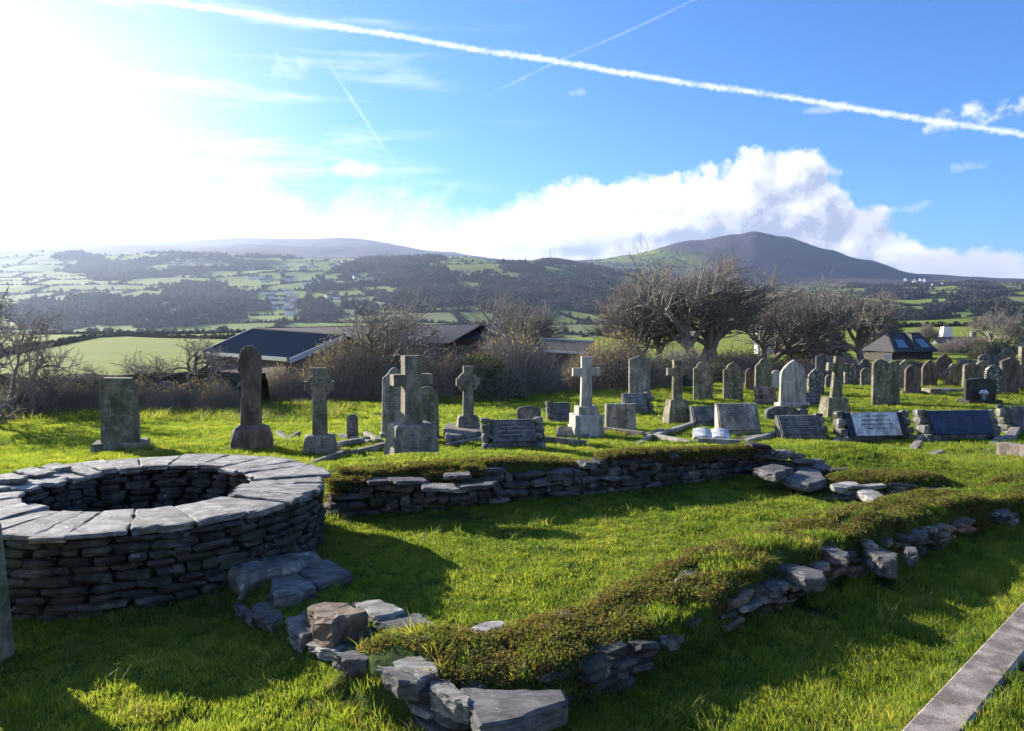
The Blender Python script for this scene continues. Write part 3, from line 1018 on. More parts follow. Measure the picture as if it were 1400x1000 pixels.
# stone footprints grass must keep off (filled in by plate())
FOOT = []


# ------------------------------------------------------------------ stones
def stone_mesh(seed, name='stone', rough=0.16):
    """rough block inside the unit box, 48 triangles"""
    rr_ = np.random.RandomState(seed)
    V, idx = [], {}
    for i in range(3):
        for j in range(3):
            for k in range(3):
                if i == j == k == 1:
                    continue
                idx[(i, j, k)] = len(V)
                p = np.array([i - 1.0, j - 1.0, k - 1.0]) * 0.5
                ext = (i != 1) + (j != 1) + (k != 1)
                p = p * {1: 1.02, 2: 0.93, 3: 0.80}[ext]
                p = p + rr_.uniform(-rough, rough, 3) * np.array([0.5, 0.5, 0.55])
                V.append(p)
    F = []
    for ax in range(3):
        for s in (0, 2):
            for a in range(2):
                for b in range(2):
                    q = []
                    for da, db in ((0, 0), (1, 0), (1, 1), (0, 1)):
                        c = [0, 0, 0]
                        c[ax] = s
                        c[(ax + 1) % 3] = a + da
                        c[(ax + 2) % 3] = b + db
                        q.append(idx[tuple(c)])
                    if s == 0:
                        q.reverse()
                    F.append(tuple(q))
    me = bpy.data.meshes.new(name)
    me.from_pydata([tuple(v) for v in V], [], F)
    me.update()
    return me


STONES = {}
for mk in ('slate', 'rubble', 'slate_top', 'slate_blue', 'rock_brown'):
    STONES[mk] = []
    for k in range(10):
        me = stone_mesh(100 + k + len(mk) * 7)
        me.materials.append(M[mk])
        STONES[mk].append(me)


def put_stone(parent, x, y, z, sx, sy, sz, rz, mk='slate', tilt=0.04, name='stone'):
    o = bpy.data.objects.new(name, rnd.choice(STONES[mk]))
    o.location = (x, y, z)
    o.scale = (sx, sy, sz)
    o.rotation_euler = (rnd.uniform(-tilt, tilt), rnd.uniform(-tilt, tilt), rz + rnd.uniform(-tilt, tilt))
    return link(o, parent)


def plate(poly, zt, thick, material, parent=None, name='slab', rough=0.012, tilt=(0, 0), foot=True, layers=2, taper=0.0):
    """irregular flat stone from a plan outline (world xy) at height zt"""
    pts = [Vector((p[0], p[1])) for p in poly]
    n = len(pts)
    area = sum(pts[i].x * pts[(i + 1) % n].y - pts[(i + 1) % n].x * pts[i].y for i in range(n))
    if area < 0:
        pts.reverse()
    per = sum((pts[i] - pts[(i + 1) % n]).length for i in range(n))
    out = []
    for i in range(n):
        a, b = pts[i], pts[(i + 1) % n]
        m = max(1, int(round((b - a).length / per * 22)))
        for k in range(m):
            q = a.lerp(b, k / m)
            q = q + Vector((rnd.uniform(-1, 1), rnd.uniform(-1, 1))) * rough * (1.0 if k else 0.5)
            out.append(q)
    n = len(out)
    c = sum(out, Vector((0, 0))) / n
    V = []

    def ring(s, dz, jit, jz=0.0):
        for q in out:
            w = c + (q - c) * s + Vector((rnd.uniform(-1, 1), rnd.uniform(-1, 1))) * jit
            z = zt + dz + rnd.uniform(-1, 1) * jz + (w.x - c.x) * tilt[0] + (w.y - c.y) * tilt[1]
            V.append((w.x, w.y, z))
    ring(0.5, 0.001, rough * 0.6, rough * 0.12)
    ring(0.93, 0.0, rough * 0.5, rough * 0.3)
    ring(1.0, -0.12 * thick, rough * 0.3)
    for l in range(layers):
        f = (l + 1) / (layers + 1)
        ring(1.0 - taper * f + rnd.uniform(-0.025, 0.03), -thick * f, rough * 0.8)
    ring(0.96 - taper, -thick, rough)
    cz = zt + 0.001
    V.append((c.x, c.y, cz))
    V.append((c.x, c.y, zt - thick))
    F = []
    nr = 4 + layers
    for k in range(nr - 1):
        for i in range(n):
            j = (i + 1) % n
            F.append((k * n + j, k * n + i, (k + 1) * n + i, (k + 1) * n + j))
    for i in range(n):
        j = (i + 1) % n
        F.append((nr * n, i, j))
        F.append((nr * n + 1, (nr - 1) * n + j, (nr - 1) * n + i))
    if foot:
        FOOT.append([(p.x, p.y) for p in out])
    return meshobj(name, V, F, material, parent)


def poly_px(pp, z):
    return [tuple(PZ(x, y, z)[:2]) for x, y in pp]


# ------------------------------------------------------------------ the round well
def build_well():
    cx, cy = WC
    w = thing('stone_well', 'round drystone well ring capped with pale slate slabs at the left', 'well', (0, 0, 0))
    # dark fill between the two faces, added to keep light from leaking through
    mb = MB()
    n = 64
    vs = []
    for rad, z in ((WRI + .17, -0.55), (WRI + .17, WH - 0.07), (WRO - .14, WH - 0.07), (WRO - .14, -0.2)):
        vs += [(cx + rad * math.cos(2 * math.pi * i / n), cy + rad * math.sin(2 * math.pi * i / n), z) for i in range(n)]
    fs = []
    for k in range(3):
        for i in range(n):
            j = (i + 1) % n
            fs.append((k * n + i, k * n + j, (k + 1) * n + j, (k + 1) * n + i))
    mb.add(vs, fs).build('wall_core', M['soil'], w)
    # outer face, the half that can be seen
    z, course = -0.03, 0
    hidden = MB()
    cnt = 0
    while z < WH - 0.07:
        h = rnd.uniform(0.045, 0.085)
        if z + h > WH - 0.045:
            h = max(0.03, WH - 0.05 - z)
        t = rnd.uniform(0, 0.2)
        while t < 2 * math.pi:
            L = rnd.uniform(0.10, 0.34) * (1.0 if h < 0.07 else 0.85)
            a = t + L / WRO / 2
            x, y = cx + (WRO - 0.10) * math.cos(a), cy + (WRO - 0.10) * math.sin(a)
            aa = math.degrees(a) % 360
            vis = aa > 212 or aa < 24
            hh = h * rnd.uniform(0.85, 1.12)
            if vis:
                put_stone(w, x + rnd.uniform(-.015, .015), y + rnd.uniform(-.015, .015), z + h / 2, L * 0.98, 0.22, hh * 1.02, a + math.pi / 2, 'slate', 0.05)
                cnt += 1
            else:
                put_block(hidden, x, y, z + h / 2, L * 0.98, 0.2, hh, a + math.pi / 2)
            t += L / WRO
        z += h
        course += 1
    z = -0.14
    while z < WH - 0.07:
        h = rnd.uniform(0.055, 0.09)
        if z + h > WH - 0.045:
            h = max(0.03, WH - 0.05 - z)
        t = rnd.uniform(0, 0.2)
        while t < 2 * math.pi:
            L = rnd.uniform(0.12, 0.32)
            a = t + L / WRI / 2
            x, y = cx + (WRI + 0.12) * math.cos(a), cy + (WRI + 0.12) * math.sin(a)
            aa = math.degrees(a) % 360
            if 25 < aa < 195 and z > 0.1 and cnt < 300:
                put_stone(w, x, y, z + h / 2, L * 0.97, 0.22, h * rnd.uniform(0.85, 1.1), a + math.pi / 2, 'slate', 0.05)
                cnt += 1
            else:
                put_block(hidden, x, y, z + h / 2, L * 0.97, 0.2, h, a + math.pi / 2)
            t += L / WRI
        z += h
    ho = hidden.build('back_stones', M['slate'], w)
    ho['kind'] = 'stuff'
    print('well stones', cnt)
    # capping slabs; angles chosen after the photograph's joints
    joints = [-172, -164, -150, -136, -122, -111, -100, -88, -80, -66, -50, -36, -22, -13, -4, 6, 15, 28, 40, 50, 66, 84, 102, 118, 130, 139, 148, 156, 163, 171, 179, 188]
    for a0, a1 in zip(joints[:-1], joints[1:]):
        g = 0.3
        ri = WRI + rnd.uniform(-0.07, 0.06)
        ro = WRO + rnd.uniform(-0.02, 0.08)
        A = [R(a0 + g), R(a1 - g)]
        k = max(2, int((a1 - a0) / 9))
        poly = []
        sk = rnd.uniform(-0.06, 0.06)
        for i in range(k + 1):
            a = A[0] + (A[1] - A[0]) * i / k
            poly.append((cx + (ro + rnd.uniform(-.02, .02)) * math.cos(a), cy + (ro + rnd.uniform(-.02, .02)) * math.sin(a)))
        for i in range(k, -1, -1):
            a = A[0] + (A[1] - A[0]) * i / k + sk * (0 if i in (0, k) else 1)
            poly.append((cx + ri * math.cos(a), cy + ri * math.sin(a)))
        th = rnd.uniform(0.035, 0.055)
        plate(poly, WH + rnd.uniform(-0.015, 0.018), th, M['slate_top'], w, 'capping_slab', 0.011,
              (rnd.uniform(-.022, .022), rnd.uniform(-.022, .022)), False)
    # loose thin slates stacked on the left of the rim
    for (a, rad, L, W_, dz) in ((172, 1.30, 0.42, 0.26, 0.035), (160, 1.28, 0.36, 0.22, 0.04), (186, 1.26, 0.5, 0.2, 0.03), (150, 1.36, 0.3, 0.2, 0.035), (178, 1.18, 0.3, 0.18, 0.06)):
        a = R(a)
        c0 = Vector((cx + rad * math.cos(a), cy + rad * math.sin(a)))
        t = a + rnd.uniform(-0.5, 0.5)
        u, v = Vector((math.cos(t), math.sin(t))), Vector((-math.sin(t), math.cos(t)))
        poly = [c0 + u * L / 2 * sx * rnd.uniform(.8, 1) + v * W_ / 2 * sy * rnd.uniform(.7, 1) for sx, sy in ((1, 1), (-1, 1), (-1, -1), (1, -1))]
        plate(poly, WH + dz, 0.035, M['slate_top'], w, 'loose_slate', 0.01, (rnd.uniform(-.08, .08), rnd.uniform(-.08, .08)), False)


def put_block(mb, x, y, z, sx, sy, sz, rz):
    c, s = math.cos(rz), math.sin(rz)
    vs = []
    for k in (-0.5, 0.5):
        for j in (-0.5, 0.5):
            for i in (-0.5, 0.5):
                px = i * sx * rnd.uniform(.88, 1) 
                py = j * sy * rnd.uniform(.88, 1)
                vs.append((x + px * c - py * s, y + px * s + py * c, z + k * sz * rnd.uniform(.85, 1)))
    mb.add(vs, [(0, 2, 3, 1), (4, 5, 7, 6), (0, 1, 5, 4), (2, 6, 7, 3), (0, 4, 6, 2), (1, 3, 7, 5)])


build_well()


def along(poly, s):
    for (ax, ay), (bx, by) in zip(poly[:-1], poly[1:]):
        L = math.hypot(bx - ax, by - ay)
        if s <= L:
            t = s / L
            return ax + (bx - ax) * t, ay + (by - ay) * t, math.atan2(by - ay, bx - ax)
        s -= L
    return bx, by, math.atan2(by - ay, bx - ax)


# ------------------------------------------------------------------ far wall of the ruined enclosure
def build_far_wall():
    w = thing('ruin_wall', 'long low drystone wall with turf top, across the back of the grassy enclosure', 'stone wall')
    poly = WALL1[2:]
    Ltot = sum(math.hypot(b[0] - a[0], b[1] - a[1]) for a, b in zip(poly[:-1], poly[1:]))
    core = MB()
    k = 40
    vs = []
    for i in range(k + 1):
        x, y, a = along(poly, Ltot * i / k)
        nx, ny = -math.sin(a), math.cos(a)
        for off, zz in ((0.13, -0.1), (0.13, 0.30), (0.32, 0.31)):
            vs.append((x + nx * off, y + ny * off, zz))
    fs = []
    for i in range(k):
        for j in range(2):
            fs.append((i * 3 + j, (i + 1) * 3 + j, (i + 1) * 3 + j + 1, i * 3 + j + 1))
    core.add(vs, fs).build('wall_core', M['soil'], w)  # dark fill added behind the stones, as in the well ring
    z = -0.04
    cnt = 0
    while z < 0.37:
        h = rnd.uniform(0.04, 0.09)
        s = rnd.uniform(-0.1, 0.05)
        while s < Ltot:
            L = rnd.choice([rnd.uniform(0.08, 0.18), rnd.uniform(0.15, 0.45)])
            x, y, a = along(poly, min(max(s + L / 2, 0), Ltot))
            top = 0.36 + 0.05 * math.sin(s * 2.3) + (-0.10 if s < 1.4 else 0) - 0.05 * max(0, s - 4.6)
            if z + h / 2 < top:
                nx, ny = -math.sin(a), math.cos(a)
                off = 0.05 + rnd.uniform(-0.055, 0.03) + 0.10 * z
                put_stone(w, x + nx * off, y + ny * off, z + h / 2 + rnd.uniform(-.012, .012), L, 0.22, h * rnd.uniform(0.8, 1.3), a, rnd.choice(['slate', 'slate', 'slate', 'slate_blue']), 0.12)
                cnt += 1
            s += L
        z += h
    print('far wall', cnt)
    # flat stones showing along the top edge
    for px, py, L, W_, zt in ((605, 664, 0.5, 0.28, 0.33), (655, 662, 0.36, 0.25, 0.36), (560, 655, 0.4, 0.3, 0.37),
                              (520, 655, 0.34, 0.24, 0.36), (625, 648, 0.3, 0.25, 0.42)):
        p = PZ(px, py, zt)
        a = math.atan2(0.5, 1.9) + rnd.uniform(-.3, .3)
        u, v = Vector((math.cos(a), math.sin(a))), Vector((-math.sin(a), math.cos(a)))
        c0 = Vector((p.x, p.y))
        poly2 = [c0 + u * L / 2 * sx * rnd.uniform(.75, 1) + v * W_ / 2 * sy * rnd.uniform(.6, 1) for sx, sy in ((1, 1), (-1, 1), (-1, -1), (1, -1))]
        plate(poly2, zt, 0.038, M['slate_top'] if px in (605,) else M['slate_blue'], w, 'coping_stone', 0.012, (rnd.uniform(-.08, .08), rnd.uniform(-.1, .1)))
    # tumbled end of the wall
    for i in range(46):
        t = rnd.random()
        x = 3.15 + 0.95 * t
        y = 9.35 - 0.42 * t + rnd.uniform(-0.12, 0.16)
        zmax = 0.30 * (1 - t) + 0.08
        zz = rnd.uniform(0.0, zmax)
        put_stone(w, x, y, zz + gz(3.6, 8.7), rnd.uniform(.16, .38), rnd.uniform(.14, .24), rnd.uniform(.04, .07), rnd.uniform(-.6, .4), rnd.choice(['slate', 'slate', 'slate_blue']), 0.15)
    for pp, zt in (([(1072, 655), (1090, 643), (1118, 641), (1130, 655), (1105, 662)], 0.16), ([(1030, 640), (1060, 634), (1085, 640), (1060, 648)], 0.24)):
        plate(poly_px(pp, zt), zt, 0.10, M['slate_blue'], w, 'fallen_slab', 0.015)


build_far_wall()


# ------------------------------------------------------------------ near bank with stones
def build_near_wall():
    w = thing('ruin_bank', 'low turf and moss covered stone bank running diagonally up to the right edge', 'stone wall')
    specs = [  # outline in photo pixels, height of top, thickness, material
        ([(628, 936), (700, 940), (770, 938), (776, 958), (712, 985), (655, 997)], 0.19, 0.11, 'slate_blue'),
        ([(580, 926), (612, 924), (642, 958), (640, 968), (600, 948)], 0.19, 0.10, 'slate_top'),
        ([(516, 886), (560, 882), (597, 902), (600, 922), (574, 932), (540, 912)], 0.20, 0.07, 'slate_top'),
        ([(500, 896), (530, 893), (560, 918), (575, 940), (545, 935)], 0.20, 0.09, 'slate_blue'),
        ([(455, 890), (495, 888), (520, 900), (500, 905), (470, 902)], 0.19, 0.08, 'slate_blue'),
        ([(640, 862), (662, 848), (688, 845), (690, 853), (660, 867)], 0.20, 0.08, 'slate_top'),
        ([(745, 843), (760, 835), (781, 834), (776, 842)], 0.19, 0.08, 'slate_top'),
        ([(790, 833), (810, 824), (826, 827), (815, 834)], 0.17, 0.08, 'slate_top'),
        ([(893, 812), (905, 804), (930, 797), (925, 806), (905, 814)], 0.2, 0.10, 'slate_top'),
        ([(922, 798), (928, 781), (945, 775), (970, 772), (965, 780), (940, 790)], 0.24, 0.14, 'slate_top'),
        ([(975, 768), (992, 763), (1008, 764), (1000, 770)], 0.24, 0.08, 'slate_top'),
        ([(1045, 768), (1058, 759), (1085, 765), (1128, 783), (1128, 797), (1100, 796), (1075, 780)], 0.22, 0.09, 'slate_blue'),
        ([(1078, 745), (1100, 739), (1135, 741), (1160, 756), (1158, 768), (1140, 760), (1120, 750), (1095, 748)], 0.24, 0.07, 'slate_blue'),
        ([(1038, 791), (1060, 792), (1070, 803), (1055, 806)], 0.17, 0.07, 'slate_blue'),
        ([(1182, 752), (1205, 746), (1228, 756), (1226, 768), (1200, 764)], 0.20, 0.14, 'slate_blue'),
        ([(1134, 727), (1150, 720), (1170, 722), (1165, 730)], 0.22, 0.07, 'rubble'),
        ([(1190, 712), (1197, 701), (1212, 703), (1213, 711)], 0.22, 0.10, 'slate_top'),
        ([(1172, 733), (1190, 738), (1200, 746), (1182, 742)], 0.22, 0.07, 'slate_top'),
        ([(1236, 743), (1254, 748), (1254, 757), (1240, 755)], 0.2, 0.12, 'slate_blue'),
    ]
    for pp, zt, th, mk in specs:
        zt += 0.03
        plate(poly_px(pp, zt), zt, th, M[mk], w, 'stone_slab', 0.010, (rnd.uniform(-.05, .05), rnd.uniform(-.12, -.02)), True, 3)
    # outward face stones
    Ltot = 9.0
    s = 0.1
    while s < Ltot:
        x, y, a = along(WALL2, s)
        nx, ny = math.sin(a), -math.cos(a)
        for z in (0.02, 0.07, 0.12, 0.17):
            if rnd.random() < (0.8 if (2.2 < s < 5.2) else 0.5 if s > 1.2 else 0.9):
                L = rnd.uniform(.10, .26)
                put_stone(w, x + nx * 0.27 + rnd.uniform(-.03, .03), y + ny * 0.27 + rnd.uniform(-.03, .03), z, L, rnd.uniform(.12, .2), rnd.uniform(.035, .065), a,
                          rnd.choice(['rubble', 'slate', 'slate_blue', 'rock_brown']) if s > 1.2 else 'slate', 0.15)
        s += rnd.uniform(.15, .26)
    # broken southwest side stacked slates
    for i in range(36):
        t = rnd.random()
        x = -0.98 + 0.66 * t
        y = 4.10 - 0.74 * t
        z = rnd.uniform(-0.01, 0.12)
        put_stone(w, x + rnd.uniform(-.03, .03) + z * 0.25, y + rnd.uniform(-.03, .03) + z * 0.25, z, rnd.uniform(.12, .34), rnd.uniform(.14, .22), rnd.uniform(.03, .065),
                  math.atan2(-0.74, 0.66) + rnd.uniform(-.2, .2), rnd.choice(['slate', 'slate', 'slate_blue', 'rubble']), 0.12)
    for i in range(46):
        t = rnd.random()
        x = -1.30 + 1.05 * t
        y = 4.58 - 1.10 * t
        put_stone(w, x + rnd.uniform(-.06, .02), y + rnd.uniform(-.05, .03), rnd.uniform(-0.0, 0.10), rnd.uniform(.14, .36), rnd.uniform(.14, .22), rnd.uniform(.03, .06),
                  math.atan2(-1.1, 1.05) + rnd.uniform(-.25, .25), rnd.choice(['slate', 'slate', 'slate_blue', 'rubble']), 0.12)


build_near_wall()

ROCKS = [
    ('boulder', 'long rounded brownish boulder lying against the foot of the round well', [(314, 776), (330, 762), (380, 755), (434, 748), (436, 756), (405, 775), (365, 782), (325, 797)], 0.18, 0.22, 'rubble'),
    ('flat_stone', 'blue grey flat slab just below the long boulder, left of its paired slab', [(370, 800), (372, 785), (395, 776), (408, 778), (434, 803), (400, 816), (378, 818)], 0.15, 0.12, 'slate_blue'),
    ('flat_stone', 'blue grey flat slab lying right of its paired slab, on the shaded lawn', [(407, 780), (432, 762), (450, 762), (482, 782), (436, 803)], 0.13, 0.07, 'slate_blue'),
    ('boulder', 'rusty brown angular rock with a sunlit top, in the middle of the fallen slabs', [(421, 828), (424, 815), (442, 812), (475, 820), (502, 846), (470, 850), (452, 858), (430, 842)], 0.24, 0.20, 'rock_brown'),
    ('flat_stone', 'pale streaked slate slab right of the rusty brown rock', [(480, 822), (520, 815), (550, 832), (556, 836), (512, 846)], 0.16, 0.10, 'slate_top'),
    ('flat_stone', 'thick dark slab with a pale upper edge beside the enclosure lawn', [(505, 850), (545, 838), (580, 836), (584, 844), (606, 857), (590, 866), (540, 862)], 0.15, 0.13, 'slate_blue'),
    ('flat_stone', 'small slab with a lit yellowish corner below the rusty brown rock', [(392, 845), (415, 835), (438, 848), (440, 860), (412, 872), (398, 862)], 0.12, 0.10, 'slate_blue'),
    ('flat_stone', 'shaded grass covered stone left of the small lit slab', [(345, 826), (358, 817), (372, 824), (388, 844), (372, 850), (352, 838)], 0.09, 0.10, 'slate_blue'),
    ('flat_stone', 'thin slate with rippled lit surface at the top of the broken corner', [(420, 878), (445, 870), (466, 872), (474, 882), (458, 894), (436, 888)], 0.12, 0.06, 'slate_top'),
    ('flat_stone', 'narrow shaded stone half sunk in grass by the well', [(316, 822), (328, 822), (350, 842), (342, 846)], 0.06, 0.08, 'slate_blue'),
]
for nm, lab, pp, zt, th, mk in ROCKS:
    o = plate(poly_px(pp, zt), zt, th, M[mk], None, nm, 0.022 if nm == 'boulder' else 0.013, (0.10, -0.16) if mk == 'rock_brown' else (rnd.uniform(-.04, .04), rnd.uniform(-.15, -.02)), True, 4, -0.05 if mk == 'rock_brown' else 0.0)
    tag(o, lab, 'rock', 'loose stones of the ruined wall between well and corner')


for i_ in range(14):
    t_ = rnd.random()
    x_, y_ = -1.55 + 1.1 * t_ + rnd.uniform(-.12, .12), 4.95 - 1.1 * t_ + rnd.uniform(-.15, .12)
    o_ = put_stone(None, x_, y_, gz(x_, y_) + 0.01, rnd.uniform(.07, .18), rnd.uniform(.06, .14), rnd.uniform(.03, .07), rnd.uniform(0, 3), rnd.choice(['slate', 'slate_blue', 'rubble']), 0.2, 'loose_stone')
    tag(o_, 'small broken slate lying in the grass of the gap between well and corner', 'rock', 'small broken slates in the gap')


def build_heap():
    w = thing('stone_heap', 'low heap of slates under brown turf, right of the enclosure', 'stone heap')
    for i in range(34):
        x = 3.55 + rnd.random() * 1.5
        y = 8.02 + 0.14 * math.sin((x - 3.5) * 2) + rnd.uniform(-.08, .08)
        put_stone(w, x, y, rnd.uniform(0.0, 0.13), rnd.uniform(.16, .4), rnd.uniform(.12, .2), rnd.uniform(.03, .06), rnd.uniform(-.3, .3), rnd.choice(['slate', 'slate_blue', 'slate_top']), 0.12)
    plate(poly_px([(1172, 672), (1180, 667), (1200, 672), (1215, 682), (1195, 684)], 0.12), 0.12, 0.08, M['slate_top'], w, 'slab', 0.01)


build_heap()


# ------------------------------------------------------------------ kerbs
def kerb_box(parent, p0, p1, width, height, material, name='kerb_stone', z=None, bev=0.012):
    p0, p1 = Vector(p0[:2]), Vector(p1[:2])
    d = p1 - p0
    L = d.length
    mb = MB().box(0, L, -width / 2, width / 2, -0.12, height, bev)
    o = mb.build(name, material, parent)
    zz = z if z is not None else min(gz(*p0), gz(*p1))
    o.location = (p0.x, p0.y, zz)
    o.rotation_euler = (0, 0, math.atan2(d.y, d.x))
    return o


# big kerb at the lower right corner
k0, k1 = Vector((1.69, 2.85)), Vector((1.76 + 1.36 * 2.4, 3.17 + 1.29 * 2.4))
kt = thing('path_kerb', 'wide pebbled concrete kerb crossing the lower right corner', 'kerb', (0, 0, 0))
dirk = Vector((1.36, 1.29)).normalized()
nrm = Vector((dirk.y, -dirk.x))
a0 = Vector((1.76, 3.17)) - dirk * 1.5
for i in range(3):
    q0 = a0 + dirk * (i * 1.83 + 0.004) + nrm * 0.098
    q1 = a0 + dirk * ((i + 1) * 1.83 - 0.004) + nrm * 0.098
    kerb_box(kt, q0, q1, 0.19, 0.135, M['kerb'], z=0.015)
KERBLINE = (a0, a0 + dirk * 5.5, nrm)


# ------------------------------------------------------------------ gravestones
def arc(cx, cz, r, a0, a1, n=10, rz=None):
    rz = rz or r
    return [(cx + r * math.cos(R(a0 + (a1 - a0) * i / n)), cz + rz * math.sin(R(a0 + (a1 - a0) * i / n))) for i in range(n + 1)]


def outline(shape, w, h, taper=0.0):
    """CCW seen from the front (x right, z up), starting bottom left"""
    a = w / 2
    b = a * (1 - taper)
    base = [(-a, -0.12), (a, -0.12)]
    if shape == 'round':
        top = arc(0, h - b, b, 0, 180, 14)
    elif shape == 'arch':
        top = arc(0, h - b * 0.35, b, 0, 180, 12, b * 0.35)
    elif shape == 'gothic':
        top = []
        for i in range(9):
            t = i / 8
            top.append((b * (1 - t ** 1.7), h - b * 1.15 * (1 - t ** 0.9)))
        top += [(-x, z) for x, z in reversed(top[:-1])]
    elif shape == 'shoulder':
        r = b * 0.74
        top = [(b, h - r * 1.15)] + arc(b * 0.86, h - r * 1.05, b * 0.14, 0, 120, 4) + arc(0, h - r, r, 12, 168, 12) + \
            arc(-b * 0.86, h - r * 1.05, b * 0.14, 60, 180, 4) + [(-b, h - r * 1.15)]
    elif shape == 'ogee':
        top = [(b, h - b * 1.0), (b * 0.95, h - b * 0.82), (b * 0.75, h - b * 0.72), (b * 0.55, h - b * 0.5), (b * 0.38, h - b * 0.22), (b * 0.18, h - b * 0.05), (0, h)]
        top += [(-x, z) for x, z in reversed(top[:-1])]
    elif shape == 'gable':
        top = [(b, h - b * 0.35), (0, h), (-b, h - b * 0.35)]
    elif shape == 'flat':
        top = [(b, h), (-b, h)]
    elif shape == 'notch':
        top = [(b, h - 0.10 * h), (b * 0.8, h - 0.08 * h), (b * 0.7, h - 0.015 * h), (-b * 0.85, h), (-b, h - 0.03 * h)]
    elif shape == 'double':
        r = b * 0.5
        top = arc(b - r, h - r - 0.05 * h, r, 0, 130, 8) + arc(-b + r * 1.05, h - r * 1.05, r * 1.05, 60, 180, 8)
    else:
        raise ValueError(shape)
    return base + top


def inscription(parent, w, z0, z1, y, rows, material, seed=0, xoff=0, tiltx=0.0):
    rr_ = random.Random(seed)
    mb = MB()
    for i in range(rows):
        z = z1 - (z1 - z0) * (i + 0.5) / rows
        hw = w / 2 * rr_.uniform(0.55, 1.0)
        x = -hw
        lh = (z1 - z0) / rows * 0.30
        while x < hw:
            L = rr_.uniform(0.006, 0.018) * (w / 0.5 + 0.5)
            yy = y
            mb.add([(xoff + x, yy, z - lh / 2), (xoff + x + L, yy, z - lh / 2), (xoff + x + L, yy, z + lh / 2), (xoff + x, yy, z + lh / 2)], [(0, 1, 2, 3)])
            x += L + rr_.choice([0.007, 0.009, 0.03])
    o = mb.build('inscription', material, parent)
    o['kind'] = 'stuff'
    return o


def placed(x, yb, dmax=60):
    p = G(x, yb, 10.4, dmax)
    return p, p.y / 1000.0


def headstone(x, yb, yt, wpx, shape, mk, label, yaw=8, thick=0.11, taper=0.0, plinth=None, rows=0, lm='letter_dark', lean=0, cat='gravestone', group='upright gravestones in the churchyard'):
    p, s = placed(x, yb)
    h, w = (yb - yt) * s, wpx * s / max(0.6, math.cos(R(yaw)))
    t = thing('gravestone', label, cat, p, R(yaw), group)
    z0 = 0
    if plinth:
        pw, ph = plinth[0] * s, plinth[1] * s
        MB().frustum(pw, thick + 0.22, pw * 0.97, thick + 0.2, -0.1, ph, bev=0.02).build('plinth', M[mk], t)
        z0 = ph
    ol = [(a, (b + z0 if b > 0 else (z0 - 0.01 if plinth else b))) for a, b in outline(shape, w, h - z0, taper)]
    sl = MB().prism(ol, -thick / 2, thick / 2, min(0.014, thick * 0.2)).build('slab', M[mk], t)
    if lean:
        sl.rotation_euler = (0, R(lean), 0)
    if rows:
        ins = inscription(t, w * 0.72, z0 + (h - z0) * 0.35, z0 + (h - z0) * 0.8, -thick / 2 - 0.0015, rows, M[lm], int(x))
        ins.rotation_euler = sl.rotation_euler
    return t


S = 'gravestone'
headstone(166, 615, 515, 43, 'notch', 'granite_green', 'thick grey pillar gravestone with worn top corner behind the well', 22, 0.34, 0.06, (70, 12))
headstone(482, 603, 566, 15, 'round', 'grave_dark', 'very small dark round-topped marker between two crosses at left', 5, 0.1)
headstone(540, 600, 502, 35, 'ogee', 'grave_grey', 'tall grey ogee-topped gravestone partly behind the big granite cross', 12, 0.13, 0.1, (42, 9), 12)
headstone(584, 600, 528, 34, 'round', 'granite_green', 'green-tinged round stone peeping out right of the big granite cross', 8, 0.12, 0.1)
headstone(723, 580, 555, 33, 'arch', 'grave_dark', 'small dark slate stone with curved top, left of the stepped cross', 6, 0.09, 0, None, 5, 'letter_pale')
headstone(848, 588, 552, 42, 'flat', 'grave_grey', 'plain square-topped grey block just right of the stepped cross', 6, 0.14, 0, None)
headstone(874, 548, 486, 29, 'gable', 'grave_grey', 'tall clean grey gravestone with a low pointed top above the dark desk stone', 6, 0.11, -0.03, (40, 7))
headstone(961, 547, 494, 26, 'shoulder', 'granite_green', 'shouldered round-topped stone spotted with pale lichen, right of the plain stone cross', -4, 0.12, -0.04)
headstone(1002, 548, 496, 27, 'shoulder', 'granite_green', 'shouldered stone with narrow neck, on the lawn right of the spotted one', 4, 0.12, -0.04)
headstone(1026, 534, 503, 15, 'round', 'sandstone', 'narrow dark brown stone right behind the second shouldered stone', 4, 0.1)
headstone(1043, 535, 490, 23, 'ogee', 'granite_green', 'pointed stone with curved shoulders and bright left edge, before the hedge', 8, 0.12)
headstone(1061, 532, 506, 15, 'round', 'grave_pale', 'small pale stone tucked left of the large pale arch', 6, 0.1)
headstone(1062, 527, 498, 17, 'gothic', 'sandstone', 'dark pointed stone just behind the small pale one', 6, 0.1)
headstone(1083, 557, 492, 38, 'gothic', 'grave_pale', 'large pale grey arched gravestone, the brightest in the yard', 10, 0.13, 0.05, (46, 7))
headstone(1115, 541, 503, 23, 'gothic', 'blotched', 'dark stone mottled all over with white lichen, between pale arch and cross', 8, 0.12)
headstone(1125, 524, 484, 21, 'gable', 'grave_dark', 'dark pointed gravestone behind the mottled one and the leaning cross', 2, 0.12)
headstone(1134, 531, 512, 12, 'round', 'grave_dark', 'little dark round stone close behind the leaning cross', 4, 0.1)
headstone(1164, 526, 497, 21, 'notch', 'blotched', 'broken-topped mottled stone right of the leaning cross', 4, 0.14)
headstone(1182, 525, 491, 17, 'shoulder', 'grave_dark', 'dark shouldered stone in front of the slate-roofed shed, left of the double stone', 4, 0.1)
headstone(1184, 527, 503, 16, 'round', 'granite_green', 'short round stone in front of the dark shouldered one', 4, 0.1)
headstone(1210, 554, 491, 39, 'double', 'granite_green', 'broad double-headed stone with two rounded lobes standing on open lawn', 6, 0.13)
headstone(1236, 533, 492, 21, 'gothic', 'granite_green', 'arched stone half hidden behind the round stone right of the double one', 6, 0.12)
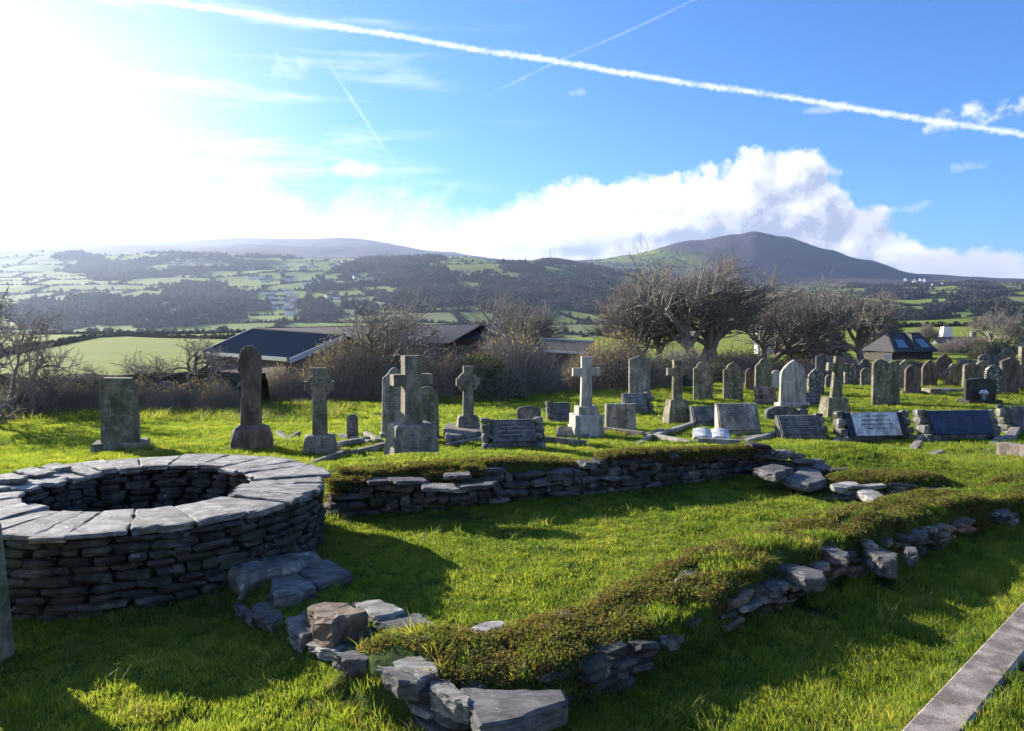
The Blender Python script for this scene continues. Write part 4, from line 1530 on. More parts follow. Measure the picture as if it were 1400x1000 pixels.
headstone(1247, 539, 499, 22, 'round', 'sandstone', 'brownish round-topped stone on a low slab, right of the double one', 4, 0.12, 0, (36, 4))
headstone(1270, 528, 492, 22, 'gothic', 'sandstone', 'brown arched stone third to the right of the double stone', 8, 0.13)
headstone(1290, 520, 484, 24, 'gothic', 'sandstone', 'dark tall arch rising against the dark blue roof', 2, 0.13)
headstone(1302, 529, 497, 20, 'ogee', 'granite_green', 'small ogee stone with pale flank, behind the flat slab', 10, 0.12)
headstone(1326, 533, 497, 22, 'arch', 'granite_green', 'low-arched stone just behind the black monument at its left', 10, 0.13)
headstone(1343, 531, 493, 26, 'round', 'granite_green', 'wide round stone with lit rim behind the black monument', 8, 0.13)
headstone(1357, 540, 499, 24, 'round', 'blotched', 'lichen-blotched round stone at the right shoulder of the black monument', 8, 0.13)
headstone(1379, 538, 489, 27, 'gable', 'sandstone', 'big brown gable-topped stone near the right edge', 8, 0.14)
headstone(1392, 533, 499, 15, 'shoulder', 'sandstone', 'dark stone directly behind the big gable-topped one', 8, 0.12)
headstone(1352, 512, 484, 30, 'arch', 'grave_dark', 'dim low stone in the back row before the bare ivy tree', 0, 0.14)
headstone(1376, 510, 476, 22, 'shoulder', 'granite_green', 'back row stone with a rounded head below the blue gable', 0, 0.14)
headstone(1399, 530, 474, 13, 'flat', 'granite_green', 'tall dark shaft cut by the right frame edge', 0, 0.2)
headstone(1322, 506, 492, 24, 'notch', 'rubble', 'low rough chest stone on bright grass in the back row', 0, 0.3)
headstone(1138, 520, 487, 16, 'shoulder', 'sandstone', 'slim dark stone behind the head of the leaning cross', 4, 0.1)
headstone(1228, 516, 494, 14, 'round', 'grave_dark', 'dim little stone in the shade of the shed, behind the double stone', 4, 0.1)
headstone(1314, 517, 496, 13, 'round', 'sandstone', 'small dim stone between the ogee stone and the low chest', 4, 0.1)


def near_pillar():
    # the upright slab cut by the lower left frame edge
    t = thing('gravestone', 'near gravestone edge with tapering side, cut off by the left frame', 'gravestone', (-3.13, 4.12, gz(-3.02, 4.12)), R(-6), 'upright gravestones in the churchyard')
    MB().prism(outline('arch', 0.50, 0.83, 0.26), -0.07, 0.07, 0.012).build('slab', M['granite_green'], t)
    return t


near_pillar()


def cross_outline(w_arm, h, shaft, arm_z, arm_t, flare=0.0, z0=0.0):
    a, b = shaft / 2, w_arm / 2
    f = flare
    return [(-a * 1.12, z0 - 0.02), (a * 1.12, z0 - 0.02), (a, arm_z - arm_t / 2), (b, arm_z - arm_t / 2 - f), (b, arm_z + arm_t / 2 + f), (a, arm_z + arm_t / 2),
            (a + f, h), (-a - f, h), (-a, arm_z + arm_t / 2), (-b, arm_z + arm_t / 2 + f), (-b, arm_z - arm_t / 2 - f), (-a, arm_z - arm_t / 2)]


def cross(x, yb, yt, ysh, warm, yarm, tarm, shaft, mk, label, base, yaw=10, thick=0.13, celtic=False, steps=None, rows=0, group='stone crosses in the churchyard', lean=0, flare=0.0):
    """ysh: photo row where shaft meets the base block; base = (bottom width px, top width px)"""
    p, s = placed(x, yb)
    t = thing('stone_cross', label, 'cross', p, R(yaw), group)
    zsh = (yb - ysh) * s
    cs = 1 / math.cos(R(yaw))
    if steps:
        for (wpx, y0, y1) in steps:
            ww = wpx * s * 0.8
            MB().box(-ww / 2, ww / 2, -ww / 2, ww / 2, (yb - y0) * s - (0.1 if y0 == yb else 0), (yb - y1) * s, 0.012).build('step', M[mk], t)
    else:
        bw, tw = base[0] * s * 0.86, base[1] * s * 0.86
        dp = bw * 0.8
        MB().frustum(bw, dp, tw, dp * tw / bw, -0.1, zsh, bev=0.03).build('base_block', M[mk], t)
        if rows:
            ins = inscription(t, bw * 0.62, zsh * 0.15, zsh * 0.85, -dp / 2 - 0.004, rows, M['letter_pale'], int(x))
            sl = math.atan2((dp - dp * tw / bw) / 2, zsh)
            ins.rotation_euler = (-sl, 0, 0)
    ol = cross_outline(warm * s * cs, (yb - yt) * s, shaft * s * cs, (yb - yarm) * s, tarm * s, flare * s, zsh)
    c = MB().prism(ol, -thick / 2, thick / 2, 0.012).build('cross_shaft', M[mk], t)
    if lean:
        c.rotation_euler = (0, R(lean), 0)
    if celtic:
        r1, r0 = warm * s * 0.45, warm * s * 0.29
        n = 28
        zc = (yb - yarm) * s
        vs, fs = [], []
        for yy in (-thick * 0.36, thick * 0.36):
            for rr_ in (r0, r1):
                vs += [(rr_ * math.cos(2 * math.pi * i / n), yy, zc + rr_ * math.sin(2 * math.pi * i / n)) for i in range(n)]
        for i in range(n):
            j = (i + 1) % n
            fs += [(i, j, n + j, n + i), (2 * n + j, 2 * n + i, 3 * n + i, 3 * n + j), (n + i, n + j, 3 * n + j, 3 * n + i), (j, i, 2 * n + i, 2 * n + j)]
        meshobj('ring', vs, fs, M[mk], t)
        for dx, dz in ((0, 0),):
            MB().cyl((0, -thick / 2 - 0.02, zc), (0, -thick / 2 + 0.01, zc), warm * s * 0.09, warm * s * 0.12, 12).build('boss', M[mk], t)
    return t


cross(438, 622, 502, 594, 38, 527, 13, 18, 'granite', 'weathered ringed celtic cross on a tapered block, right of the broken shaft', (62, 46), 14, 0.17, True, rows=5)
cross(563, 628, 485, 578, 50, 518, 15, 21, 'granite', 'largest rough granite cross on a big inscribed block', (80, 64), 24, 0.26, rows=8)
cross(640, 596, 500, 568, 32, 522, 10, 13, 'granite', 'smaller ringed celtic cross left of the dark rubble desk stone', (40, 32), 10, 0.15, True, rows=3)
cross(801, 597, 487, 556, 38, 508, 11, 14, 'grave_pale', 'slim pale cross on three square steps', None, 8, 0.13, steps=[(52, 597, 582), (48, 582, 566), (34, 566, 555)])
cross(925, 580, 492, 546, 29, 508, 10, 12, 'granite_green', 'plain grey-green cross on a tall tapering base on the lawn', (42, 28), 8, 0.14)
cross(1140, 570, 487, 543, 32, 502, 11, 13, 'granite_green', 'slightly leaning cross on a squat block, right of the mottled stone', (40, 32), 6, 0.14, lean=4)
# small cross on the shed side
cross(1213, 512, 484, 496, 10, 488, 3, 3.5, 'white_paint', 'tiny white cross rising behind the double-headed stone', (9, 8), 4, 0.06)


def broken_shaft():
    p, s = placed(344, 613)
    t = thing('stone_cross', 'tall rough red-brown cross shaft with its arms broken away on a boulder base', 'cross', p, R(10), 'stone crosses in the churchyard')
    w = 13 * s
    ol = [(-w * 1.05, 0.4), (w * 1.05, 0.4), (w, 85 * s), (w * 1.15, 110 * s), (w * 1.1, 128 * s), (w * 0.75, 137 * s), (w * .3, 141 * s), (-w * .45, 141 * s), (-w * .85, 136 * s),
          (-w * 1.0, 128 * s), (-w * 1.25, 120 * s), (-w * 1.2, 108 * s), (-w * 0.85, 100 * s), (-w * 0.9, 70 * s)]
    MB().prism(ol, -0.11, 0.11, 0.03).build('cross_shaft', M['sandstone'], t)
    # rough boulder base
    mb = MB()
    rings = [(-0.1, 1.0), (0.12, 0.98), (0.28, 0.9), (0.36, 0.78), (0.42, 0.5)]
    n = 16
    vs = []
    for z, k in rings:
        for i in range(n):
            a = 2 * math.pi * i / n
            q = (abs(math.cos(a)) ** 4 + abs(math.sin(a)) ** 4) ** -0.25
            rr_ = 0.35 * k * q * rnd.uniform(0.93, 1.05)
            vs.append((rr_ * math.cos(a), rr_ * 0.8 * math.sin(a), z + rnd.uniform(-.015, .015)))
    fs = [(k * n + i, k * n + (i + 1) % n, (k + 1) * n + (i + 1) % n, (k + 1) * n + i) for k in range(4) for i in range(n)] + [tuple(4 * n + i for i in range(n))]
    mb.add(vs, fs).build('base_block', M['sandstone'], t)


broken_shaft()


def desk(x0, x1, yb, yt, label, face='grave_grey', body='grave_dark', pillars=(True, True), yaw=6, rows=0, lm='letter_pale', frame=0.0, cat='gravestone', inset=None, pmk='rubble'):
    """low sloping tablet between rough side blocks"""
    xm = (x0 + x1) / 2
    p, s = placed(xm, yb)
    w, h = (x1 - x0) * s, (yb - yt) * s
    t = thing('desk_gravestone', label, cat, p, R(yaw), 'low sloping tablet graves')
    pw = min(0.16, w * 0.17)
    ww = w - 2 * pw if any(pillars) else w
    d = 0.30
    # wedge: front low, leaning back
    ol = [(-0.02, -0.1), (d, -0.1), (d, h), (d - 0.07, h), (0.0, 0.08)]
    mb = MB()
    n = len(ol)
    vs = [(-ww / 2, a, b) for a, b in ol] + [(ww / 2, a, b) for a, b in ol]
    fs = [tuple(reversed(range(n))), tuple(n + i for i in range(n))] + [(i, (i + 1) % n, n + (i + 1) % n, n + i) for i in range(n)]
    mb.add(vs, fs).build('desk_body', M[body], t)
    sl = math.atan2(d - 0.07, h - 0.08)
    Ls = math.hypot(d - 0.07, h - 0.08)
    fw = ww * (1 - frame)
    f0 = inset if inset else (0, 1)
    tb = MB().box(ww * (f0[0] - 0.5) + 0.02, ww * (f0[1] - 0.5) - 0.02, -0.035, -0.002, Ls * 0.05, Ls * 0.97, 0.004).build('tablet', M[face], t)
    tb.location = (0, 0, 0.08)
    tb.rotation_euler = (-sl, 0, 0)
    if rows:
        ww2 = ww * (f0[1] - f0[0])
        ins = inscription(t, ww2 * 0.8, Ls * 0.25, Ls * 0.92, -0.0375, rows, M[lm], int(xm), ww * ((f0[0] + f0[1]) / 2 - 0.5))
        ins.location = (0, 0, 0.08)
        ins.rotation_euler = (-sl, 0, 0)
    for k, sx in enumerate((-1, 1)):
        if pillars[k]:
            z = -0.05
            q = 0
            while z < h * 0.98:
                hh = min(rnd.uniform(0.12, 0.17), h + 0.03 - z)
                if hh < 0.03:
                    break
                put_stone(t, sx * (ww / 2 + pw / 2), 0.12 + 0.06 * q, z + hh / 2, pw * 1.08, 0.34 - 0.06 * q, hh, 0, pmk, 0.03, 'block')
                z += hh
                q += 1
    return t


desk(660, 748, 613, 576, 'dark rubble-framed desk stone with white urn lump, below the small celtic cross', 'grave_dark', 'rubble', (True, True), 10, 4)
desk(749, 788, 579, 552, 'blue-grey sloping tablet left of the stepped cross', 'slate_blue', 'rubble', (True, False), 8)
desk(845, 896, 565, 539, 'dark desk stone with a pale flower carving at the foot of the tall grey gravestone', 'grave_dark', 'grave_dark', (False, True), 10, 3)
desk(948, 990, 583, 557, 'small dark two-part sloping tablet left of the grey inscribed one', 'grave_dark', 'grave_dark', (False, False), 10)
desk(983, 1042, 596, 553, 'grey inscribed upright tablet above the white open book', 'grave_grey', 'grave_grey', (False, False), 6, 8, 'letter_dark')
desk(1056, 1136, 602, 570, 'grey-blue sloping tablet with worn lettering, in front of the large pale arch', 'slate_blue', 'grave_dark', (False, True), 7, 6)
desk(1148, 1257, 604, 566, 'white marble tablet with dark lettering set on a black sloping desk', 'marble', 'black_granite', (True, True), 7, 4, 'letter_dark', 0, 'gravestone', (0.09, 0.90), 'rubble')
desk(1260, 1378, 602, 563, 'wide dark blue sloping tablet between rough blocks at right', 'blue_tablet', 'grave_dark', (True, True), 7, 8, 'letter_gold', 0, 'gravestone', (0.0, 0.97), 'rubble')
desk(1376, 1440, 596, 557, 'rough block desk stone cut by the right edge', 'grave_dark', 'rubble', (True, True), 7, 0)
desk(1036, 1070, 556, 530, 'small broken desk stone left of the large pale arch', 'grave_dark', 'rubble', (True, False), 7)
desk(1100, 1126, 556, 538, 'low slate-blue tablet under the mottled stone', 'slate_blue', 'grave_dark', (False, False), 7, 2)


def low_arch():
    p, s = placed(1068, 575)
    t = thing('gravestone', 'low wide curved stone lying in front of the large pale arch', 'gravestone', p, R(8), 'upright gravestones in the churchyard')
    MB().prism(outline('arch', 46 * s, 20 * s), -0.08, 0.08, 0.015).build('slab', M['rubble'], t)
    put_stone(t, 30 * s, 0, 0.14, 0.26, 0.22, 0.3, 0, 'rubble', 0.03, 'block')


low_arch()


def black_monument():
    p, s = placed(1339, 551)
    t = thing('black_monument', 'square black granite monument with a vase of white flowers', 'gravestone', p, R(5), 'upright gravestones in the churchyard')
    MB().box(-0.52, 0.56, -0.25, 0.25, -0.08, 0.10, 0.01).build('plinth', M['black_granite'], t)
    w, h = 44 * s, 34 * s
    MB().prism([(-w / 2, 0.1), (w / 2, 0.1), (w / 2, h - 0.04), (0, h), (-w / 2, h - 0.04)], -0.06, 0.06, 0.008).build('slab', M['black_granite'], t)
    ins = inscription(t, w * 0.7, 0.25, h * 0.85, -0.0615, 5, M['letter_gold'], 9)
    v = thing('flower_vase', 'blue-grey vase of white flowers before the black monument', 'vase', p + Vector((0.0, -0.2, 0.1)))
    MB().cyl((0, 0, 0), (0, 0, 0.16), 0.05, 0.075, 10).build('vase_body', M['vase'], v)
    mb = MB()
    for i in range(9):
        a = 2 * math.pi * i / 9
        c = Vector((0.10 * math.cos(a) * (i % 3 > 0), 0.07 * math.sin(a), 0.22 + 0.05 * (i % 2)))
        mb.add([c + Vector(q) * 0.05 for q in ((1, 0, 0), (0, 1, 0), (-1, 0, 0), (0, -1, 0), (0, 0, 1), (0, 0, -1))],
               [(0, 1, 4), (1, 2, 4), (2, 3, 4), (3, 0, 4), (1, 0, 5), (2, 1, 5), (3, 2, 5), (0, 3, 5)])
    mb.build('flowers', M['flower'], v)


black_monument()


def open_book():
    p, s = placed(972, 604)
    t = thing('book_gravestone', 'white marble open-book stone lying inside the kerbed grave', 'gravestone', p, R(-12), 'low sloping tablet graves')
    for sx, lab in ((-1, 'l'), (1, 'r')):
        mb = MB()
        n = 6
        vs = []
        for i in range(n + 1):
            u = i / n
            z = 0.10 + 0.05 * math.sin(u * math.pi) * (1 - u * .4)
            for yy, zz in ((-0.22, z), (0.22, z + 0.10), (0.22, -0.05), (-0.22, -0.05)):
                vs.append((sx * u * 0.34, yy, zz))
        fs = []
        for i in range(n):
            for k in range(4):
                q = (i * 4 + k, i * 4 + (k + 1) % 4, (i + 1) * 4 + (k + 1) % 4, (i + 1) * 4 + k)
                fs.append(q if sx < 0 else q[::-1])
        fs.append(tuple(n * 4 + k for k in range(4)))
        mb.add(vs, fs).build('page', M['marble'], t)


open_book()


def tilted_slab():
    p, s = placed(784, 600)
    o = plate([(p.x + a * s, p.y + b) for a, b in ((-24, 0.0), (20, -0.05), (27, 0.22), (-20, 0.25))], p.z + 0.14, 0.06, M['granite'], None, 'fallen_gravestone', 0.004, (0, 0.55))
    tag(o, 'small fallen inscribed slab tilted at the foot of the stepped cross', 'gravestone', 'low sloping tablet graves')
    p, s = placed(1295, 537)
    o = plate([(p.x + a * s, p.y + b) for a, b in ((-22, 0.0), (22, -0.02), (22, 0.7), (-20, 0.7))], p.z + 0.12, 0.2, M['granite_green'], None, 'ledger_slab', 0.02)
    tag(o, 'flat mossy ledger slab lying on the lawn left of the black monument', 'gravestone', 'low sloping tablet graves')
    p, s = placed(640, 606)
    o = plate([tuple(G(a, b, 5)[:2]) for a, b in ((606, 598), (612, 590), (660, 594), (658, 603), (612, 610))], gz(-0.8, 12.5) + 0.12, 0.16, M['granite'], None, 'ledger_slab', 0.01)
    tag(o, 'flat grey ledger slab between the big granite cross and the dark rubble desk stone', 'gravestone', 'low sloping tablet graves')


tilted_slab()

KERBS = [
    ('grave_kerb', 'kerb in front of the ringed celtic cross at the left', [(400, 642, 476, 624), (476, 624, 532, 613), (385, 604, 408, 598)], 0.10, 0.12, 'granite'),
    ('grave_kerb', 'pair of short kerbs round the very small dark marker', [(462, 612, 504, 604), (466, 600, 506, 608), (500, 597, 520, 606)], 0.10, 0.10, 'grave_grey'),
    ('grave_kerb', 'kerb corner of the grave before the white marble tablet', [(1100, 612, 1150, 600), (1150, 600, 1160, 598)], 0.13, 0.08, 'kerb'),
    ('grave_kerb', 'kerb of the turfed grave before the dark blue tablet', [(1224, 617, 1264, 597), (1224, 617, 1286, 623), (1346, 625, 1366, 603)], 0.13, 0.09, 'kerb'),
    ('grave_kerb', 'raised pinkish kerb box cut by the right edge', [(1362, 626, 1390, 594), (1366, 624, 1440, 632)], 0.18, 0.22, 'kerb'),
    ('grave_kerb', 'kerb surround with the white open book', [(894, 600, 955, 606), (955, 606, 1012, 609), (897, 598, 950, 582), (1018, 607, 1060, 597)], 0.13, 0.10, 'grave_grey'),
    ('grave_kerb', 'long kerb joining the stepped cross and the square block', [(745, 604, 800, 609), (826, 590, 880, 597), (880, 597, 905, 592), (870, 610, 890, 600)], 0.11, 0.10, 'granite'),
    ('grave_kerb', 'low kerb behind the broken red-brown shaft', [(380, 596, 404, 606), (612, 612, 660, 604)], 0.11, 0.10, 'granite'),
    ('grave_kerb', 'thin kerb strip before the grey-blue sloping tablet', [(1040, 612, 1098, 616), (1010, 603, 1050, 598)], 0.10, 0.07, 'grave_grey'),
]
for nm, lab, segs, wd, ht, mk in KERBS:
    t = thing(nm, lab, 'grave kerb', group='stone kerbs around graves')
    for (x0, y0, x1, y1) in segs:
        kerb_box(t, G(x0, y0, 10.2), G(x1, y1, 10.2), wd, ht, M[mk])


# ------------------------------------------------------------------ trees and shrubs
def tubes(polys):
    """polys: list of (pts (k,3), radii (k), sides) -> V,F(quads)"""
    V, F, b = [], [], 0
    for pts, rad, n in polys:
        pts = np.asarray(pts)
        k = len(pts)
        t = pts[-1] - pts[0]
        t = t / (np.linalg.norm(t) + 1e-9)
        a = np.cross(t, [0.31, 0.17, 0.93])
        a /= np.linalg.norm(a) + 1e-9
        c = np.cross(t, a)
        ang = np.arange(n) * 2 * math.pi / n
        ringv = np.cos(ang)[:, None] * a + np.sin(ang)[:, None] * c
        vv = pts[:, None, :] + np.asarray(rad)[:, None, None] * ringv[None]
        V.append(vv.reshape(-1, 3))
        i, j = np.meshgrid(np.arange(k - 1), np.arange(n), indexing='ij')
        j2 = (j + 1) % n
        F.append((np.stack([i * n + j, i * n + j2, (i + 1) * n + j2, (i + 1) * n + j], -1) + b).reshape(-1, 4))
        b += k * n
    return np.concatenate(V), np.concatenate(F)


def grow(rs, p, d, L, r, lev, maxlev, out, wind, kids, spread, gnarl=0.18, upw=0.06, flat=None):
    nseg = 5 if lev == 0 else 4 if lev < 3 else 3
    pts, rad = [p], [r]
    q, dd = p.copy(), d.copy()
    for i in range(nseg):
        dd = dd + rs.normal(size=3) * gnarl + wind * 0.055 * (1 + lev) + np.array([0, 0, upw])
        dd /= np.linalg.norm(dd)
        q = q + dd * L / nseg
        pts.append(q)
        rad.append(max(r * (1 - 0.55 * (i + 1) / nseg), 0.004))
    out.append((lev, pts, rad))
    if lev >= maxlev:
        return
    nk = kids[lev]
    for k in range(nk):
        t = 0.35 + 0.65 * (k + rs.uniform(0, 1)) / nk if lev > 0 else 0.45 + 0.55 * (k + rs.uniform(0, 1)) / nk
        f = t * nseg
        i = min(int(f), nseg - 1)
        b = pts[i] + (pts[i + 1] - pts[i]) * (f - i)
        axis = (pts[i + 1] - pts[i])
        axis = axis / np.linalg.norm(axis)
        side = rs.normal(size=3)
        side -= axis * side.dot(axis)
        side /= np.linalg.norm(side)
        sp = spread * rs.uniform(0.6, 1.3)
        nd = axis * math.cos(sp) + side * math.sin(sp)
        if nd[2] < -0.1:
            nd[2] *= 0.3
        nd /= np.linalg.norm(nd)
        grow(rs, b, nd, L * rs.uniform(0.55, 0.8) * (0.95 if lev else 1.0), max(r * (0.62 if lev == 0 else 0.52) * (1.1 - 0.4 * t), 0.005), lev + 1, maxlev, out, wind, kids, spread, gnarl, upw)


def tree_meshes(seed, height, trunkL, r, kids, wind=(0.5, 0, 0), spread=0.75, maxlev=4, gnarl=0.18, upw=0.06, multi=1, lean=(0, 0), twr=1.0):
    rs_ = np.random.RandomState(seed)
    out = []
    for m in range(multi):
        d = np.array([lean[0] + rs_.normal() * 0.35 * (multi > 1), lean[1] + rs_.normal() * 0.25 * (multi > 1), 1.0])
        d /= np.linalg.norm(d)
        grow(rs_, np.array([rs_.normal() * 0.12 * (multi > 1), rs_.normal() * 0.12 * (multi > 1), -0.2]), d, trunkL, r, 0, maxlev, out, np.array(wind, float), kids, spread, gnarl, upw)
    zmax = max(p[2] for l, pts, _ in out for p in pts)
    k = height / zmax
    big = [(np.array(p) * k, np.array(r_) * min(k, 1.2), 7 if l == 0 else 5) for l, p, r_ in out if l <= 1]
    small = [(np.array(p) * k, np.maximum(np.array(r_) * min(k, 1.2), 0.006 * twr), 4 if l == 2 else 3) for l, p, r_ in out if l > 1]
    V1, F1 = tubes(big)
    V2, F2 = tubes(small)
    a = bigmesh('trunk', V1, F1, M['bark'], True)
    b = bigmesh('crown', V2, F2, M['twig'], True)
    return a, b


TREES = {
    'big': tree_meshes(5, 7.0, 2.2, 0.24, (7, 7, 6, 5), (0.12, 0, 0), 0.75, 4, 0.17, 0.07, 3, (0, 0), 1.2),
    'big2': tree_meshes(9, 6.0, 2.2, 0.20, (7, 7, 6, 5), (0.2, 0, 0), 0.8, 4, 0.18, 0.06, 2, (0.05, 0), 1.2),
    'wind': tree_meshes(14, 6.0, 2.3, 0.22, (8, 8, 6, 5), (0.4, 0, 0), 0.85, 4, 0.17, 0.06, 1, (0.05, 0), 1.2),
    'slim': tree_meshes(21, 5.6, 2.3, 0.15, (6, 6, 6, 5), (0.1, 0, 0.0), 0.75, 4, 0.17, 0.06, 4, (0, 0), 1.3),
    'thorn': tree_meshes(33, 2.6, 1.0, 0.10, (6, 6, 5, 5), (0.2, 0, 0), 0.9, 4, 0.28, 0.08, 2, (0.1, 0), 1.0),
    'thorn2': tree_meshes(38, 1.7, 0.8, 0.10, (5, 5, 5, 4), (0.3, 0, 0), 0.8, 4, 0.30, 0.08, 1, (0.1, 0), 1.0),
}


def tree(kind, x, yb, yt, Y, label, cat='tree', group='bare winter trees beyond the graves', rz=0.0, sx=1.0, mirror=False, name='bare_tree'):
    base_h = {'big': 7.0, 'big2': 6.0, 'wind': 6.0, 'slim': 5.6, 'thorn': 2.6, 'thorn2': 1.7}[kind]
    X = (x - 700) / 1000 * Y
    zb = gz(X, Y)
    top = P(x, yt, Y).z
    k = (top - zb) / base_h
    t = thing(name, label, cat, (X, Y, zb), rz, group)
    t.scale = (k * sx, k * sx, k)
    a, b = TREES[kind]
    link(bpy.data.objects.new('trunk', a), t)
    link(bpy.data.objects.new('crown', b), t)
    return t


tree('slim', 893, 0, 356, 44, 'slender many-stemmed bare tree, leftmost of the big group')
tree('big', 957, 0, 330, 42, 'tallest broad bare sycamore with thick trunk in the middle of the group', sx=1.15)
tree('big2', 1040, 0, 360, 47, 'bare tree behind and right of the tallest sycamore', rz=0.9)
tree('slim', 1078, 0, 380, 50, 'narrow bare tree in front of the white house', rz=2.0)
tree('big2', 1120, 0, 378, 52, 'spreading bare tree between the white house and the windswept tree', rz=-0.5)
tree('wind', 1183, 0, 366, 43, 'windswept bare tree leaning right over the slate-roofed shed')
tree('wind', 722, 0, 385, 48, 'dome-shaped windswept bare tree behind the barns', sx=1.3)
tree('big2', 1352, 0, 412, 68, 'thin golden-lit bare tree beyond the back row at the right', rz=1.4)
tree('slim', 1268, 0, 438, 75, 'small bare tree beside the white chimney', rz=1.0)
tree('thorn', -30, 0, 372, 17.5, 'dark twisted hawthorn leaning in from the left edge', sx=0.62, name='hawthorn')
tree('thorn', 182, 0, 476, 20.5, 'small clipped hawthorn on the hedge, behind the thick pillar gravestone', sx=1.1, name='hawthorn', rz=2.5)
tree('thorn2', 258, 0, 456, 21, 'gnarled hawthorn with a bare forked top left of the barn', name='hawthorn', rz=0.3)
tree('thorn2', 55, 0, 495, 19.5, 'scraggy low thorn on the left hedge', name='hawthorn', rz=4.0, sx=1.3)
tree('thorn', 500, 0, 392, 27, 'twiggy windswept thorn rising from the thicket before the barns', sx=1.1, name='hawthorn', rz=0.2)


def bush_mesh(seed, n, leafn, mkt='bramble', mkl='brown_leaf', thin=0.008, lsize=0.03, hh=1.0):
    rs_ = np.random.RandomState(seed)
    polys = []
    for _ in range(n):
        a, q = rs_.uniform(0, 2 * math.pi), math.sqrt(rs_.uniform()) * 0.95
        bx, by = q * math.cos(a), q * math.sin(a)
        top = (1 - q * q * 0.75) * hh * rs_.uniform(0.55, 1.05) * (0.85 + 0.3 * vnoise(np.array([bx * 2.5]), np.array([by * 2.5]), seed)[0])
        z0 = rs_.uniform(-0.05, 0.7) * top
        L = max(0.15, (top - z0))
        d = np.array([bx * 0.6 + rs_.normal() * 0.5 + 0.25, by * 0.6 + rs_.normal() * 0.5, rs_.uniform(0.3, 1.1)])
        d /= np.linalg.norm(d)
        p0 = np.array([bx * 0.9, by * 0.9, z0])
        L = min(L, 0.45)
        p1 = p0 + d * L * 0.5 + rs_.normal(size=3) * 0.02
        p2 = p0 + d * L + rs_.normal(size=3) * 0.06
        polys.append((np.array([p0, p1, p2]), np.array([thin, thin * 0.7, thin * 0.35]), 3))
    V, F = tubes(polys)
    tw = bigmesh('twigs', V, F, M[mkt], False)
    LV, LF = [], []
    for _ in range(leafn):
        a, q = rs_.uniform(0, 2 * math.pi), math.sqrt(rs_.uniform())
        bx, by = q * math.cos(a) * 0.97, q * math.sin(a) * 0.97
        top = (1 - q * q * 0.75) * hh * (0.85 + 0.3 * vnoise(np.array([bx * 2.5]), np.array([by * 2.5]), seed)[0])
        c = np.array([bx, by, top * rs_.uniform(0.0, 0.95) ** 0.6])
        u = rs_.normal(size=3); u /= np.linalg.norm(u)
        v = np.cross(u, rs_.normal(size=3)); v /= np.linalg.norm(v)
        s = lsize * rs_.uniform(0.5, 1.3)
        b = len(LV)
        LV += [c - u * s, c + v * s * 0.5, c + u * s, c - v * s * 0.5]
        LF += [(b, b + 1, b + 2, b + 3)]
    lv = bigmesh('leaves', LV, LF, M[mkl], False)
    return tw, lv


BUSH = {
    'b1': bush_mesh(1, 3600, 3000, thin=0.006, lsize=0.02),
    'b2': bush_mesh(2, 3600, 3600, thin=0.006, lsize=0.022, hh=0.9),
    'b3': bush_mesh(3, 3000, 6500, 'twig', 'ivy', 0.006, 0.03, 0.95),
    'b4': bush_mesh(4, 3400, 1600, 'twig', 'brown_leaf', 0.006, 0.018, 1.0),
}
ML_CORE = M['soil']


def bush(kind, x, yt, wpx, Y, label, rz=0.0, depth=None, core=0.7, group='brambles and shrubs along the churchyard hedge', name='bramble_bush', zoff=0.0):
    X = (x - 700) / 1000 * Y
    zb = gz(X, Y) - 0.1 + zoff
    h = P(x, yt, Y).z - zb
    w = wpx / 1000 * Y / 2
    t = thing(name, label, 'bush', (X, Y, zb), 0.0, group)
    tw, lv = BUSH[kind]
    for nm, me in (('twigs', tw), ('leaves', lv)):
        o = link(bpy.data.objects.new(nm, me), t)
        o.scale = (w, depth or w * 0.8, h / 0.98)
        o.rotation_euler = (0, 0, 0)
    return t


bush('b1', 475, 448, 150, 25, 'tall brown bramble thicket left of the big granite cross')
bush('b2', 515, 425, 110, 27, 'highest tangled bramble mass in front of the barn roofs')
bush('b1', 625, 476, 150, 26, 'bramble mound behind the smaller celtic cross')
bush('b4', 700, 436, 150, 28, 'dense twiggy bush left of the brick outbuilding')
bush('b3', 660, 478, 120, 25.5, 'dark evergreen part of the thicket behind the smaller celtic cross')
bush('b2', 840, 442, 150, 29, 'broad brown bush behind the tall clean grey gravestone')
bush('b4', 800, 470, 90, 31, 'brown bush right of the brick outbuilding')
bush('b3', 905, 487, 90, 31, 'low dark evergreen bush behind the plain grey-green cross')
bush('b4', 930, 465, 120, 36, 'pale bramble bank below the slender tree')
bush('b3', 1058, 484, 60, 31, 'dark rounded evergreen bush behind the large pale arch')
bush('b3', 985, 487, 80, 34, 'low dark hedge at the foot of the tallest sycamore')
bush('b1', 1090, 487, 90, 36, 'russet bramble patch right of the dark rounded bush')
bush('b3', 1120, 462, 110, 46, 'dark ivy shrubbery beneath the spreading bare tree')
bush('b4', 1150, 480, 70, 36, 'brown scrub left of the windswept tree trunk')
bush('b3', 1205, 418, 70, 70, 'dark ivy-clad crown behind the slate-roofed shed')
bush('b3', 1350, 465, 50, 60, 'ivy thickened stem of the golden-lit tree')
bush('b4', 1330, 455, 110, 70, 'pale twiggy shrubs beyond the back row of graves')
bush('b1', 388, 495, 110, 23, 'reddish bramble sloping down beneath the barn corner')
bush('b4', 330, 500, 100, 23.5, 'twiggy shrub below the left barn wall')
bush('b1', 285, 520, 70, 21.5, 'bramble tangle at the right end of the left hedge', zoff=0.3)
bush('b2', 120, 530, 120, 20, 'dry brown bracken clump on the left hedge behind the pillar gravestone')
bush('b1', 30, 525, 130, 19, 'grey bramble cover at the left end of the hedge')
